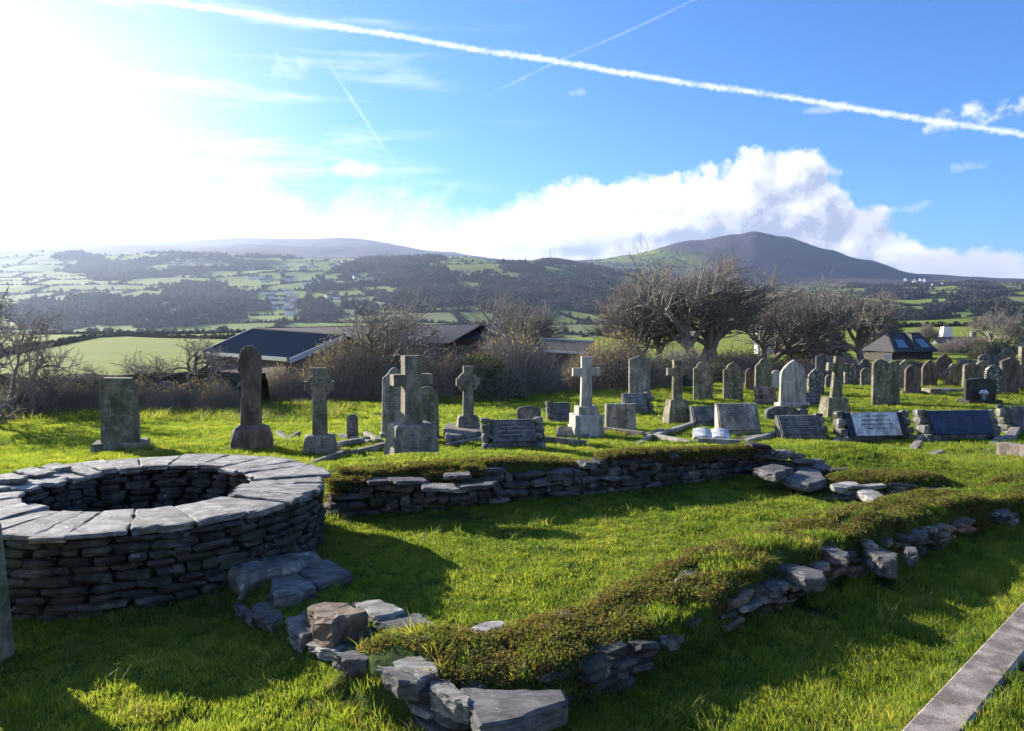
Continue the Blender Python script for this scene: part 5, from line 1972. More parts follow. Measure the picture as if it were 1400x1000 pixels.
bush('b4', 200, 525, 110, 20.5, 'bramble between the two hawthorns on the hedge')
bush('b2', -60, 520, 140, 19, 'bramble clump just beyond the left frame edge')
bush('b1', 430, 520, 90, 24, 'low russet bramble at the foot of the thicket')
bush('b2', 520, 500, 130, 25, 'bramble skirt behind the ogee-topped gravestone')
bush('b2', 745, 505, 80, 28, 'dark brambles in front of the brick outbuilding')
bush('b4', 1240, 488, 60, 44, 'bare scrub in front of the shed doors')
bush('b4', 1010, 470, 130, 44, 'twiggy undergrowth between the tallest sycamore and the white house')
HB = ['leftmost grey bramble spray along the hedge', 'dry bramble spray under the leaning hawthorn', 'tangled stems below the left field corner', 'rusty stems on the hedge below the bright field',
      'straw-coloured bramble left of the pillar gravestone', 'bramble behind the pillar gravestone', 'dark bramble right of the pillar gravestone', 'stems beneath the small clipped hawthorn', 'bramble beneath the forked hawthorn',
      'twig pile at the corner of the hedge below the barn']
for i_, l_ in enumerate(HB):
    xx_ = -10 + i_ * 34
    bush(['b1', 'b4', 'b2'][i_ % 3], xx_, 512 + rnd.uniform(0, 8), 74, 19.7 - 0.3 * (i_ % 2) + 0.04 * i_, l_, depth=0.8)


def hedge_bank():
    t = thing('hedge_bank', 'old stone-faced earth hedge along the left side of the churchyard', 'hedge')
    xs = np.linspace(-22, -7.2, 60)
    V, F = [], []
    prof = [(-0.75, -0.5), (-0.62, 0.35), (-0.45, 0.75), (-0.15, 0.92), (0.2, 0.95), (0.5, 0.7), (0.8, -0.6)]
    for x in xs:
        yc = 20.3 + 0.10 * (x + 15)
        for a, b in prof:
            nzv = float(fbm(np.array([x * 1.3]), np.array([a * 2.0 + 5]), 7, 3)[0])
            V.append((x, yc + a + nzv * 0.35, gz(x, yc) + b + nzv * 0.3 * (b > 0)))
    n = len(prof)
    for i in range(len(xs) - 1):
        for j in range(n - 1):
            F.append((i * n + j, (i + 1) * n + j, (i + 1) * n + j + 1, i * n + j + 1))
    meshobj('bank', V, F, M['turf_side'], t, False)
    for i in range(90):
        x = rnd.uniform(-19, -7.4)
        yc = 20.3 + 0.10 * (x + 15) - 0.66
        put_stone(t, x, yc + rnd.uniform(-.05, .08), gz(x, yc) + rnd.uniform(0.0, 0.7), rnd.uniform(.2, .5), .3, rnd.uniform(.1, .22), 0.1, rnd.choice(['rubble', 'slate']), 0.15)


hedge_bank()


# ------------------------------------------------------------------ buildings
def quad_roof(parent, A, B, C, D, ribs, name='roof', mk='sheet_roof', amp=0.04, thick=0.06):
    """corrugated sheet: A-B eave (left to right), C-D ridge above A-B; ribs run eave to ridge"""
    n = ribs * 4
    nrm_ = (B - A).cross(C - A).normalized()
    if nrm_.z < 0:
        nrm_ = -nrm_
    vs, fs = [], []
    for i in range(n + 1):
        t = i / n
        off = amp * (0.5 + 0.5 * math.cos(2 * math.pi * i / 4))
        for k in range(2):
            p = (A.lerp(B, t)).lerp(C.lerp(D, t), k)
            vs.append(p + nrm_ * off)
        for k in range(2):
            p = (A.lerp(B, t)).lerp(C.lerp(D, t), k)
            vs.append(p - nrm_ * thick)
    for i in range(n):
        b = i * 4
        fs.append((b, b + 4, b + 5, b + 1))
        fs.append((b + 2, b + 3, b + 7, b + 6))
        fs.append((b, b + 2, b + 6, b + 4))
        fs.append((b + 1, b + 5, b + 7, b + 3))
    return meshobj(name, vs, fs, M[mk], parent)


def beam(parent, a, b, w, h, mk, name):
    a, b = Vector(a), Vector(b)
    d = (b - a).normalized()
    s = d.cross(Vector((0, 0, 1))).normalized() * w / 2
    u = s.cross(d).normalized() * h / 2
    vs = [p + q for p in (a, b) for q in (s + u, -s + u, -s - u, s - u)]
    return meshobj(name, vs, [(0, 1, 2, 3), (7, 6, 5, 4), (0, 4, 5, 1), (1, 5, 6, 2), (2, 6, 7, 3), (3, 7, 4, 0)], M[mk], parent)


def wall_quads(parent, pts, drop, mk, name='wall'):
    """vertical walls hanging from a closed list of top points"""
    vs, fs = [], []
    n = len(pts)
    for p in pts:
        vs += [p, Vector((p.x, p.y, min(gz(p.x, p.y), p.z) - drop))]
    for i in range(n):
        j = (i + 1) % n
        fs.append((2 * i, 2 * i + 1, 2 * j + 1, 2 * j))
    return meshobj(name, vs, fs, M[mk], parent)


def barns():
    b = thing('barn', 'low barn with blue-grey corrugated roof and pale verge board at the left', 'barn', group='farm sheds beyond the hedge')
    A, B, C, D = P(276, 482, 52), P(395, 491, 40), P(347, 450, 57), P(470, 459, 45)
    quad_roof(b, A, B, C, D, 30, amp=0.10)
    # far slope
    A2 = C + (C - A) * 1.0
    B2 = D + (D - B) * 1.0
    A2.z, B2.z = A.z, B.z
    quad_roof(b, C, D, A2, B2, 34)
    beam(b, B - Vector((0, 0, .1)) + (B - A).normalized() * .12, D - Vector((0, 0, .1)) + (B - A).normalized() * .12, 0.08, 0.30, 'fascia', 'verge_board')
    beam(b, A - (C - A).normalized() * .1, B - (C - A).normalized() * .1, 0.14, 0.22, 'fascia_green', 'gutter')
    beam(b, C + Vector((0, 0, .05)), D + Vector((0, 0, .05)), 0.3, 0.1, 'sheet_roof', 'ridge_cap')
    beam(b, A + Vector((-.08, 0, 0)), C + Vector((-.08, 0, 0)), 0.10, 0.16, 'fascia', 'verge_board')
    wall_quads(b, [A + Vector((.4, .5, -.1)), B + Vector((-.3, .4, -.1)), B2 + Vector((-.3, -.4, -.1)), A2 + Vector((.4, -.4, -.1))], 0.5, 'brick')
    # gable triangles
    meshobj('gable', [B + Vector((-.3, .2, -.1)), B2 + Vector((-.3, -.2, -.1)), D + Vector((-.3, 0, -.1))], [(0, 1, 2)], M['brick'], b)
    b2 = thing('barn', 'long barn with a dark blue corrugated roof behind the bramble thicket', 'barn', group='farm sheds beyond the hedge')
    A, B, C, D = P(330, 462, 74), P(612, 471, 58), P(352, 447, 80), P(660, 443.5, 68)
    A = P(420, 468, 66)
    C = P(352, 449, 78)
    quad_roof(b2, A, B, C, D, 60, amp=0.04)
    quad_roof(b2, C, D, C + Vector((2, 9, -3)), D + Vector((2, 9, -3)), 40)
    beam(b2, A, B, 0.14, 0.2, 'timber', 'gutter')
    beam(b2, C, D, 0.25, 0.12, 'sheet_roof', 'ridge_cap')
    wall_quads(b2, [A + Vector((.4, .4, -.1)), B + Vector((-.3, .4, -.1)), D + Vector((1.5, 8, -2)), C + Vector((2, 8, -2))], 0.5, 'brick')
    b2b = thing('barn', 'flat pale-edged shed roof between the thicket and the brick outbuilding', 'barn', group='farm sheds beyond the hedge')
    A, B, C, D = P(600, 462, 66), P(690, 463, 66), P(600, 447, 74), P(694, 447, 74)
    quad_roof(b2b, A, B, C, D, 24)
    beam(b2b, C, D, 0.3, 0.15, 'fascia', 'ridge_cap')
    wall_quads(b2b, [A, B, D, C], 0.5, 'brick')
    b3 = thing('outbuilding', 'small brick outbuilding with grey roof and pale gutters behind the stepped cross', 'outbuilding', group='farm sheds beyond the hedge')
    A, B, C, D = P(738, 480, 40), P(812, 484, 38), P(738, 463, 44), P(812, 467, 42)
    quad_roof(b3, A, B, C, D, 5, mk='slate_roof', amp=0.004)
    beam(b3, A, B, 0.12, 0.10, 'fascia', 'gutter')
    beam(b3, C, D, 0.2, 0.10, 'fascia', 'ridge_cap')
    A2, B2 = C + Vector((0, 4, -1)), D + Vector((0, 4, -1))
    quad_roof(b3, C, D, A2, B2, 16, mk='slate_roof', amp=0.02)
    wall_quads(b3, [A + Vector((.1, .2, -.05)), B + Vector((-.1, .2, -.05)), B2, A2], 0.4, 'brick')
    beam(b3, P(755, 500, 39.6), P(755, 510, 39.6), 0.08, 0.08, 'fascia', 'down_pipe')


barns()


def hip_shed():
    t = thing('stone_shed', 'low stone shed with hipped slate roof and skylights behind the graves', 'shed')
    Lc, Kc, Rc = P(1176, 479, 60), P(1223, 482, 55), P(1283, 482, 58)
    Kc.z = Lc.z = Rc.z = P(1223, 482, 55).z
    Bc = Lc + (Rc - Kc)
    r0, r1 = P(1213, 456, 59), P(1257, 458, 61)
    r1.z = r0.z
    quad_roof(t, Kc, Rc, r0, r1, 20, 'front_roof', 'slate_roof', 0.015)
    meshobj('hip_roof', [Lc, Kc, r0], [(0, 1, 2)], M['slate_roof'], t)
    meshobj('rear_roof', [Bc, Lc, r0, r1], [(0, 1, 2, 3)], M['slate_roof'], t)
    meshobj('side_roof', [Rc, Bc, r1], [(0, 1, 2)], M['slate_roof'], t)
    beam(t, Kc, r0, .12, .1, 'slate_roof', 'hip_tile')
    beam(t, r0, r1, .15, .12, 'slate_roof', 'ridge_cap')
    nrm_ = (Rc - Kc).cross(r0 - Kc).normalized()
    if nrm_.z < 0:
        nrm_ = -nrm_
    def onroof(u, v):
        return (Kc.lerp(Rc, u)).lerp(r0.lerp(r1, u), v) + nrm_ * 0.06
    for u0, u1 in ((0.12, 0.34), (0.66, 0.88)):
        q = [onroof(u0, .18), onroof(u1, .18), onroof(u1, .62), onroof(u0, .62)]
        f = meshobj('skylight', q, [(0, 1, 2, 3)], M['metal'], t)
        c = sum(q, Vector()) / 4
        meshobj('pane', [c + (p - c) * 0.85 + nrm_ * 0.01 for p in q], [(0, 1, 2, 3)], M['glass'], f)
    # middle gablet
    g0, g1, g2 = onroof(.44, .05), onroof(.60, .05), onroof(.52, .75)
    g2 = g2 + Vector((0, -0.5, 0.25))
    back = r0.lerp(r1, .52) + Vector((0, 0, .05))
    meshobj('gablet', [g0, g1, g2, back], [(0, 1, 2), (0, 2, 3), (2, 1, 3)], M['slate_roof'], t)
    ins = Vector((0, 0.35, -0.06))
    w = wall_quads(t, [Lc + Vector((.4, 0, -.06)), Kc + ins, Rc + Vector((-.4, .1, -.06)), Bc + Vector((0, -.4, -.06))], 0.3, 'timber')
    for u in (0.15, 0.4, 0.6, 0.85):
        a = (Kc + ins).lerp(Rc + Vector((-.4, .1, -.06)), u) + Vector((0, -.08, 0))
        beam(t, a, (a.x, a.y, gz(a.x, a.y)), .22, .22, 'timber', 'post')
    for u in (0.3, 0.62):
        a = (Lc + Vector((.4, 0, -.06))).lerp(Kc + ins, u) + Vector((-.05, -.1, 0))
        beam(t, a, (a.x, a.y, gz(a.x, a.y)), .22, .22, 'rubble', 'post')


hip_shed()


def house(x0, x1, yb, ye, yr, Y, label, wall='white_paint', roof='slate_roof', chim=None, name='house', group='white houses in the valley village', detail=False, yaw=0.0, depth=None):
    """gabled house: front eave line faces the camera"""
    c = P((x0 + x1) / 2, yb, Y)
    g = gz(c.x, c.y)
    w = (x1 - x0) / 1000 * Y
    k = Y / 1000
    base = g
    he, hr = (yb - ye) * k, (yb - yr) * k
    d = depth or w * 0.5
    zo = c.z - g if Y < 200 else 0
    t = thing(name, label, 'house', (c.x, c.y, base), yaw, group)
    MB().add([(-w / 2, 0, -1), (w / 2, 0, -1), (w / 2, d, -1), (-w / 2, d, -1), (-w / 2, 0, he + zo), (w / 2, 0, he + zo), (w / 2, d, he + zo), (-w / 2, d, he + zo),
              (-w / 2, d / 2, hr + zo - .02), (w / 2, d / 2, hr + zo - .02)],
             [(0, 1, 5, 4), (1, 2, 6, 9, 5), (2, 3, 7, 6), (3, 0, 4, 8, 7)]).build('wall', M[wall], t)
    o = 0.03 * w
    MB().add([(-w / 2 - o, -o, he + zo - .02), (w / 2 + o, -o, he + zo - .02), (w / 2 + o, d / 2, hr + zo), (-w / 2 - o, d / 2, hr + zo), (w / 2 + o, d + o, he + zo - .02), (-w / 2 - o, d + o, he + zo - .02)],
             [(0, 1, 2, 3), (3, 2, 4, 5)]).build('roof', M[roof], t)
    if chim:
        for cx in chim:
            MB().box(w * cx - 0.05 * w, w * cx + 0.05 * w, d * 0.42, d * 0.58, he + zo, hr + zo + 0.25 * (hr - he) + 0.5, 0.02).build('chimney', M[wall], t)
    if detail:
        nw = max(2, int(w / 2.5))
        for i in range(nw):
            x = -w / 2 + w * (i + 0.5) / nw
            f = MB().box(x - 0.5, x + 0.5, -0.05, 0.02, he + zo - 1.5, he + zo - 0.4).build('window', M['fascia'], t)
            MB().box(x - 0.42, x + 0.42, -0.07, -0.04, he + zo - 1.42, he + zo - 0.48).build('pane', M['glass'], f)
    return t


NG_ = 'houses just beyond the churchyard'
house(1236, 1300, 480, 472, 456, 105, 'bungalow with pinkish-brown roof behind the slate-roofed shed', 'white_paint', 'brown_roof', None, 'bungalow', NG_, True)
house(1284, 1350, 482, 471, 461, 95, 'low cottage with brown roof right of the white chimney', 'rubble', 'brown_roof', (0.35,), 'cottage', NG_, True)
house(1296, 1344, 500, 492, 478, 72, 'low building with dark blue roof right of the slate-roofed shed', 'rubble', 'sheet_roof', None, 'cottage', NG_)
house(1392, 1460, 500, 478, 448, 70, 'pale blue gabled chapel wall cut by the right edge', 'white_paint', 'sheet_roof', None, 'chapel', NG_, True, 0.9)
house(1036, 1066, 490, 458, 446, 85, 'white house seen through the bare trees', 'white_paint', 'slate_roof', (0.3,), 'house', NG_, True)
house(1072, 1100, 480, 447, 436, 110, 'white house higher up behind the bare trees, right of the nearer one', 'white_paint', 'slate_roof', (-0.3,), 'house', NG_, True)
house(1110, 1160, 490, 478, 468, 80, 'low grey cottage between the bare trees', 'rubble', 'slate_roof', (0.3,), 'cottage', NG_)


def chimney_stack():
    p = P(1293, 462, 100)
    t = thing('chimney_stack', 'white tapering chimney with terracotta pots above the brown roofs', 'chimney', (p.x, p.y, p.z))
    MB().frustum(1.9, 1.2, 1.0, 0.8, -1.2, 1.5, bev=.05).build('stack', M['white_paint'], t)
    MB().cyl((-.2, 0, 1.5), (-.2, 0, 2.0), .14, .11).build('chimney_pot', M['brick'], t)
    MB().cyl((.25, 0, 1.5), (.25, 0, 1.9), .14, .11).build('chimney_pot', M['brick'], t)


chimney_stack()


def ray_far(px, py, lo=500):
    """first far-terrain hit under a pixel"""
    d = ray(px, py)
    Y = np.geomspace(lo, 8000, 900)
    t = Y / d.y
    X, Z = d.x * t, CAMZ + d.z * t
    g = ground(X, Y)
    k = np.argmax(Z <= g)
    if not (Z <= g).any():
        return None
    return Vector((X[k], Y[k], g[k]))


VILL = []
VLAB = {}
def cluster(cx, cy, hw, hh, n, s=1.0, lab=''):
    for _ in range(n):
        VLAB[len(VILL)] = lab
        VILL.append((cx + rnd.uniform(-hw, hw), cy + rnd.uniform(-hh, hh), s * rnd.uniform(6.5, 11)))
cluster(235, 360, 40, 5, 12, 0.8, "tiny white house high among dark trees at far left")
cluster(375, 383, 32, 3, 12, 1.0, "tiny white house in a row along the hillside above the barns")
cluster(385, 412, 22, 12, 22, 1.0, "tiny white house in the dense village cluster over the barn roofs")
cluster(452, 410, 10, 5, 6, 1.0, "tiny white house in the small knot right of the village cluster")
cluster(430, 388, 25, 3, 5, 1.0, "tiny white house on the slope between two green fields")
cluster(500, 382, 25, 3, 7, 1.0, "tiny white house in the wooded slope above the big bramble")
cluster(400, 368, 30, 4, 6, 0.7, "tiny white house near the top fields under the left ridge")
cluster(175, 420, 25, 5, 6, 1.0, "tiny white house in the dark valley wood at left")
cluster(575, 375, 20, 3, 4, .8, "tiny white house high in the wood below the bare hilltop")
cluster(1270, 388, 30, 4, 8, .7, "tiny white house on the far slope beneath the mountain's right flank")
cluster(480, 365, 40, 6, 6, .8, "tiny white house under the round wooded hill")
VILL += [(216, 426, 20), (232, 429, 12), (285, 437, 16), (318, 434, 10), (592, 387, 12), (598, 404, 9), (1255, 402, 6), (765, 376, 3.5), (677, 366, 3), (395, 432, 14), (435, 434, 10)]
SINGLE = ['long white house alone in the valley wood left of the barn', 'small pale house just right of the long white one', 'white house with blue-grey roof above the left barn',
          'low house beside the blue-grey roofed one', 'white house standing out in the dark wooded hillside', 'little white house below the one in the dark wood',
          'bright dot of a house under the mountain flank', 'tiny house on the ridge field by the mast', 'speck of a house on the far skyline field', 'gabled house right behind the barn ridge', 'pale house end at the right of the village']
for i, (vx, vy, vw) in enumerate(VILL):
    q = ray_far(vx, vy)
    if q is None or q.y > 4000:
        continue
    k = q.y / 1000
    w = vw * k
    t = MB()
    he = w * rnd.uniform(0.3, 0.45)
    hr = he + w * 0.28
    d = w * 0.55
    yaw = rnd.uniform(-0.7, 0.7)
    ob = thing('village_house', VLAB.get(i) or SINGLE[i - len(VILL)], 'house', (q.x, q.y, q.z), yaw, 'white houses in the valley village')
    MB().add([(-w / 2, 0, -3), (w / 2, 0, -3), (w / 2, d, -3), (-w / 2, d, -3), (-w / 2, 0, he), (w / 2, 0, he), (w / 2, d, he), (-w / 2, d, he), (-w / 2, d / 2, hr - .05), (w / 2, d / 2, hr - .05)],
             [(0, 1, 5, 4), (1, 2, 6, 9, 5), (2, 3, 7, 6), (3, 0, 4, 8, 7)]).build('wall', M['white_paint'], ob)
    MB().add([(-w / 2 - .3, -.4, he), (w / 2 + .3, -.4, he), (w / 2 + .3, d / 2, hr), (-w / 2 - .3, d / 2, hr), (w / 2 + .3, d + .4, he), (-w / 2 - .3, d + .4, he)],
             [(0, 1, 2, 3), (3, 2, 4, 5)]).build('roof', M['slate_roof'], ob)


def mast():
    q = ray_far(752, 353.5, 2500) or Vector((160, 3100, 300))
    t = thing('radio_mast', 'thin radio mast on the rounded hilltop left of the mountain', 'mast', q)
    h = 13 * q.y / 1000
    mb = MB()
    for a in range(3):
        x, y = 1.4 * math.cos(a * 2.1), 1.4 * math.sin(a * 2.1)
        mb.cyl((x, y, -4), (x * .5, y * .5, h), 0.6, 0.4, 5)
    for k in range(12):
        z = h * k / 12
        mb.box(-1.2, 1.2, -1.2, 1.2, z, z + 0.5)
    mb.build('lattice_tower', M['metal'], t)
    MB().box(-6, 6, -4, 4, -4, 5, 0.1).build('equipment_hut', M['white_paint'], t)


mast()


# ------------------------------------------------------------------ far woods and hedgerows
def crown_mesh(rs_, lumps, conif=False):
    """lumpy crown of many small faces (unit radius)"""
    V, F = [], []
    for _ in range(lumps):
        u = rs_.normal(size=3); u /= np.linalg.norm(u)
        rad = rs_.uniform(0.55, 1.0)
        c = u * rad * np.array([1, 1, 0.8]) + np.array([0, 0, 0.75])
        if conif:
            zz = rs_.uniform(0, 1)
            a = rs_.uniform(0, 6.28)
            c = np.array([math.cos(a) * (1 - zz) * .8, math.sin(a) * (1 - zz) * .8, zz * 2.2])
        s = rs_.uniform(0.14, 0.34)
        p = rs_.normal(size=(3, 3)) * s
        b = len(V)
        V += [c + p[0], c + p[1], c + p[2]]
        F += [(b, b + 1, b + 2)]
    return V, F


rs = np.random.RandomState(8)
SRC_WB = make_source('bare_crown', [crown_mesh(rs, 130) for _ in range(4)], M['crown_bare'])
SRC_WD = make_source('dark_crown', [crown_mesh(rs, 130, k % 2 == 1) for k in range(4)], M['crown_dark'])


def far_trees():
    n = 420000
    a = npr.uniform(R(-37), R(37), n)
    d = np.exp(npr.uniform(math.log(620), math.log(5000), n))
    x, y = d * np.tan(a), d
    z = ground(x, y)
    c, wood, hedge, moor = landcover(x, y, z)
    # thin so spacing stays natural: probability ~ density * area element
    pr = npr.uniform(0, 1, n)
    area = d * d / (2200.0 ** 2)
    kw = wood & (pr < 0.9 * area ** 0.75)
    kh = hedge & (pr < np.minimum(1, 1.6 * area ** 0.5)) & (npr.uniform(0, 1, n) < 0.9)
    dark = fbm(x / 120, y / 120, 133, 3) > 0.02
    for nm, m, src, lab in (('deciduous_wood', kw & ~dark, SRC_WB, 'brown leafless woods covering the far valley sides'), ('evergreen_wood', kw & dark, SRC_WD, 'dark evergreen woods on the far valley sides')):
        k = m.sum()
        s = npr.uniform(3.2, 6.5, k)
        print(nm, k)
        scatter(nm, np.stack([x[m], y[m], z[m] - 0.5], -1), np.stack([np.zeros(k), np.zeros(k), npr.uniform(0, 6.28, k)], -1), np.stack([s, s, s * npr.uniform(.8, 1.3, k)], -1), src, lab, 'wood')
    k = kh.sum()
    print('hedges', k)
    s = npr.uniform(1.2, 2.6, k) * np.where(npr.uniform(0, 1, k) < 0.06, 2.0, 1.0)
    scatter('hedgerows', np.stack([x[kh], y[kh], z[kh] - 0.6], -1), np.stack([np.zeros(k), np.zeros(k), npr.uniform(0, 6.28, k)], -1), np.stack([s * 1.4, s * 1.4, s], -1), SRC_WD, 'dark hedgerows dividing the far green fields', 'hedge')


far_trees()


def field_hedges():
    """hedges of the near pasture, seen as dark bands"""
    lines = [([(-40, 494), (0, 487), (60, 476), (131, 462)], 3.0, 'dark clipped hedge running up between the two near fields at left', 0),
             ([(138, 462), (170, 460), (260, 463), (360, 466)], 2.0, 'dark hedge along the top of the large bright field', 0),
             ([(40, 452), (150, 452), (260, 451), (400, 450), (520, 452)], 1.5, 'hedge line on the brow beyond the bright fields', 0),
             ([(1180, 448), (1290, 447), (1400, 446), (1480, 446)], 1.2, 'long dark hedge on the brow beyond the sunny field at right', 0)]
    for pp, hpx, lab, _ in lines:
        pts = []
        for x, y in pp:
            q = None
            d = ray(x, y)
            Y = np.geomspace(60, 520, 600)
            t = Y / d.y
            X, Z = d.x * t, CAMZ + d.z * t
            g = ground(X, Y)
            ok = Z <= g
            k = np.argmax(ok) if ok.any() else np.argmin(Z - g)
            pts.append(Vector((X[k], Y[k], g[k])))
        rs_ = np.random.RandomState(len(lab))
        P_, Rt, Sc = [], [], []
        for a, b in zip(pts[:-1], pts[1:]):
            L = (b - a).length
            n = int(L / 1.0) + 1
            for i in range(n):
                q = a.lerp(b, (i + rs_.uniform()) / n)
                s = rs_.uniform(0.7, 1.15)
                P_.append((q.x + rs_.normal() * .3, q.y + rs_.normal() * .3, gz(q.x, q.y) - 0.2))
                Rt.append((0, 0, rs_.uniform(0, 6.28)))
                Sc.append((s * 1.2, s * 1.2, s * 0.95))
        scatter('field_hedge', P_, Rt, Sc, SRC_WD, lab, 'hedge')


field_hedges()


# ------------------------------------------------------------------ grass, moss, tussocks
def inpoly(x, y, poly):
    c = np.zeros(x.shape, bool)
    n = len(poly)
    for i in range(n):
        x0, y0 = poly[i]
        x1, y1 = poly[(i + 1) % n]
        m = ((y0 > y) != (y1 > y)) & (x < (x1 - x0) * (y - y0) / (y1 - y0 + 1e-12) + x0)
        c ^= m
    return c


def keep_mask(x, y):
    k = np.ones(x.shape, bool)
    rw = np.hypot(x - WC[0], y - WC[1])
    k &= rw > WRO - 0.02
    for f in FOOT:
        xs_, ys_ = [p[0] for p in f], [p[1] for p in f]
        bb = (x > min(xs_)) & (x < max(xs_)) & (y > min(ys_)) & (y < max(ys_))
        if bb.any():
            idx = np.where(bb)[0]
            ins = inpoly(x[idx], y[idx], f)
            k[idx[ins]] = False
    a0_, a1_, nn = KERBLINE
    t = (x - a0_.x) * dirk.x + (y - a0_.y) * dirk.y
    s = (x - a0_.x) * nn.x + (y - a0_.y) * nn.y
    k &= ~((s > 0.0) & (s < 0.2) & (t > -1))
    db, sd_, tt, L = polydist(x, y, WALL1[2:])
    k &= ~((db < 0.03) & (sd_ > 0))
    return k


def wedge_pts(dens, d0, d1, half=0.80):
    n = int(dens * half * (d1 * d1 - d0 * d0))
    d = np.sqrt(npr.uniform(d0 * d0, d1 * d1, n))
    u = npr.uniform(-half, half, n)
    return d * u, d


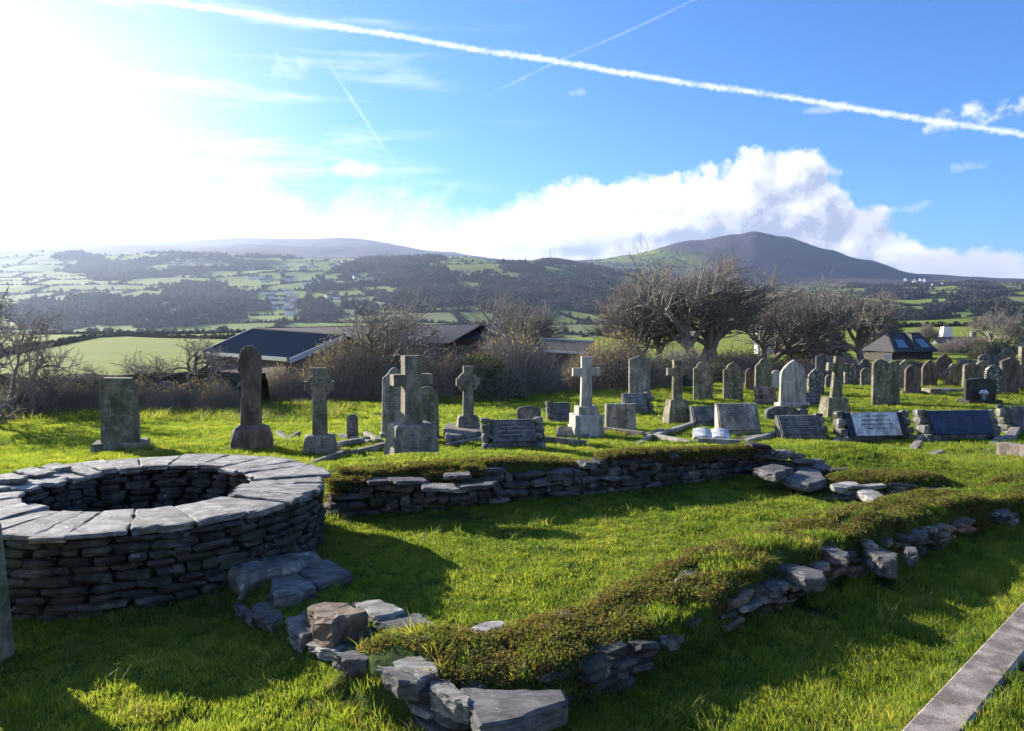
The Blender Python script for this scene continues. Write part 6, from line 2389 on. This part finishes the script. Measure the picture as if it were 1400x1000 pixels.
def build_grass():
    XX, YY, SS = [], [], []
    for dens, d0, d1, s0, s1 in ((620, 2.3, 4.5, 0.8, 1.2), (480, 4.5, 7.5, 0.85, 1.25), (300, 7.5, 11, 1.0, 1.4), (110, 11, 18, 1.2, 1.8), (38, 18, 32, 1.6, 2.4), (12, 32, 55, 2.4, 3.4)):
        x, y = wedge_pts(dens, d0, d1)
        XX.append(x); YY.append(y); SS.append(npr.uniform(s0, s1, len(x)))
    x, y, s = map(np.concatenate, (XX, YY, SS))
    k = keep_mask(x, y)
    x, y, s = x[k], y[k], s[k]
    # moss region instead of grass on top of the banks
    db2, sd2, tt2, L2 = polydist(x, y, WALL2)
    moss2 = (db2 < 0.30) & (fbm(x / .35, y / .35, 201, 3) + 0.22 - 0.13 * smooth(1.2, 2.2, tt2) - 0.02 * np.maximum(0, tt2 - 3) > 0)
    db1, sd1, tt1, L1 = polydist(x, y, WALL1[2:])
    moss1 = (db1 < 0.42) & (sd1 > 0) & (fbm(x / .3, y / .3, 203, 3) + 0.12 > 0)
    hp = np.sqrt(((x - 4.35) / 1.0) ** 2 + ((y - 8.45) / 0.5) ** 2) < 0.9
    mossm = moss1 | moss2 | (hp & (npr.uniform(size=len(x)) < 0.75))
    z = ground(x, y)
    # clumps: taller in patches
    cl = 1 + 0.9 * fbm(x / 0.22, y / 0.22, 211, 2) + 0.5 * fbm(x / 1.3, y / 1.3, 215, 2)
    g = ~mossm & (npr.uniform(size=len(x)) < 0.97)
    n = g.sum()
    print('grass', n)
    rot = np.stack([npr.normal(0, 0.12, n), npr.normal(0, 0.12, n), npr.uniform(0, 6.28, n)], -1)
    enc = 1 - 0.3 * smooth(0.3, 0.8, db2[g]) * (sd2[g] > 0) * (y[g] < 9.5)
    sc = np.stack([s[g], s[g], s[g] * enc * np.clip(cl[g], 0.4, 2.0)], -1)
    scatter('grass', np.stack([x[g], y[g], z[g]], -1), rot, sc, SRC_GRASS, 'short green lawn grass lit from behind', 'grass')
    # moss: several clumps per point
    xm, ym, sm = x[mossm], y[mossm], s[mossm]
    xm = np.concatenate([xm + npr.normal(0, .03, len(xm)) for _ in range(4)])
    ym = np.concatenate([ym + npr.normal(0, .03, len(ym)) for _ in range(4)])
    km = keep_mask(xm, ym)
    xm, ym = xm[km], ym[km]
    zm = ground(xm, ym)
    # cushions spilling over the top course of the far wall
    ex, ey, ez = [], [], []
    for _ in range(5200):
        s_ = npr.uniform(0, 5.4)
        if vnoise(np.array([s_ * 1.6]), np.array([3.3]), 5)[0] < (0.25 if s_ < 1.6 else 0.42):
            continue
        px_, py_, pa_ = along(WALL1[2:], s_)
        o_ = npr.uniform(-0.03, 0.2)
        drop_ = 0.16 * vnoise(np.array([s_ * 3.0]), np.array([9.1]), 6)[0]
        ex.append(px_ - math.sin(pa_) * o_)
        ey.append(py_ + math.cos(pa_) * o_)
        ez.append(0.40 + 0.03 * math.sin(s_ * 2.3) - (0.06 if s_ < 1.4 else 0) - 0.05 * max(0, s_ - 4.6) - (drop_ if o_ < 0.03 else 0) * npr.uniform())
    xm, ym, zm = np.concatenate([xm, ex]), np.concatenate([ym, ey]), np.concatenate([zm, ez])
    n = len(xm)
    print('moss', n)
    scatter('moss', np.stack([xm, ym, zm - 0.005], -1), np.stack([npr.normal(0, .2, n), npr.normal(0, .2, n), npr.uniform(0, 6.28, n)], -1), npr.uniform(0.7, 1.5, n), SRC_MOSS,
            'moss and heath growing over the tops of the ruined banks', 'moss')
    # long tussocks: at foot of walls, banks, stones, well, and rough edge by the hedge
    n0 = 26000
    xt, yt = wedge_pts(110, 2.6, 12)
    k = keep_mask(xt, yt)
    xt, yt = xt[k], yt[k]
    db2, sd2, tt2, _ = polydist(xt, yt, WALL2)
    db1, sd1, tt1, _ = polydist(xt, yt, WALL1[2:])
    db0, _, _, _ = polydist(xt, yt, WALL0)
    rw = np.abs(np.hypot(xt - WC[0], yt - WC[1]) - (WRO + 0.12))
    pr = 0.75 * np.exp(-((db2 - 0.34) / 0.13) ** 2) + 0.8 * np.exp(-(rw / 0.13) ** 2) + 0.6 * np.exp(-((db0 - 0.2) / 0.2) ** 2) + 0.3 * np.exp(-((db1) / 0.16) ** 2) + 0.12 * (yt < 8)
    k = npr.uniform(size=len(xt)) < pr
    xt, yt = xt[k], yt[k]
    st = npr.uniform(0.5, 1.0, len(xt))
    xh, yh = wedge_pts(40, 16.5, 21, 0.85)
    kh = (xh < -4.5) & (npr.uniform(size=len(xh)) < smooth(16.5, 19, yh))
    xt, yt, st = np.concatenate([xt, xh[kh]]), np.concatenate([yt, yh[kh]]), np.concatenate([st, npr.uniform(1.2, 2.4, kh.sum())])
    xh, yh = wedge_pts(22, 22, 29, 0.5)
    kh = (xh > -9) & (xh < 6) & (npr.uniform(size=len(xh)) < smooth(22, 27, yh))
    xt, yt, st = np.concatenate([xt, xh[kh]]), np.concatenate([yt, yh[kh]]), np.concatenate([st, npr.uniform(1.2, 2.4, kh.sum())])
    zt = ground(xt, yt)
    n = len(xt)
    print('long', n)
    dry = npr.uniform(size=n) < 0.25
    for nm, m, src, lab in (('long_grass', ~dry, SRC_LONG, 'longer green grass tufts at the foot of walls and stones'), ('dry_grass', dry, SRC_DRY, 'dry straw-coloured grass among the stones and by the hedge')):
        q = m.sum()
        scatter(nm, np.stack([xt[m], yt[m], zt[m]], -1), np.stack([npr.normal(0, .2, q), npr.normal(0, .2, q), npr.uniform(0, 6.28, q)], -1), st[m], src, lab, 'grass')


build_grass()


# ------------------------------------------------------------------ air
def haze():
    mb = MB().box(-14000, 14000, -3000, 13000, -120, 760)
    mb.v = mb.v
    o = mb.build('haze', None)
    m = bpy.data.materials.new('haze_air')
    m.use_nodes = True
    nt = m.node_tree
    nt.nodes.clear()
    out = nt.nodes.new('ShaderNodeOutputMaterial')
    v = nt.nodes.new('ShaderNodeVolumePrincipled')
    v.inputs['Color'].default_value = (0.60, 0.74, 1.0, 1)
    v.inputs['Density'].default_value = HAZE_DENSITY
    v.inputs['Anisotropy'].default_value = 0.55
    nt.links.new(v.outputs[0], out.inputs['Volume'])
    o.data.materials.append(m)
    o['kind'] = 'stuff'
    o['label'] = 'thin pale winter haze over the valley'
    o['category'] = 'haze'


haze()
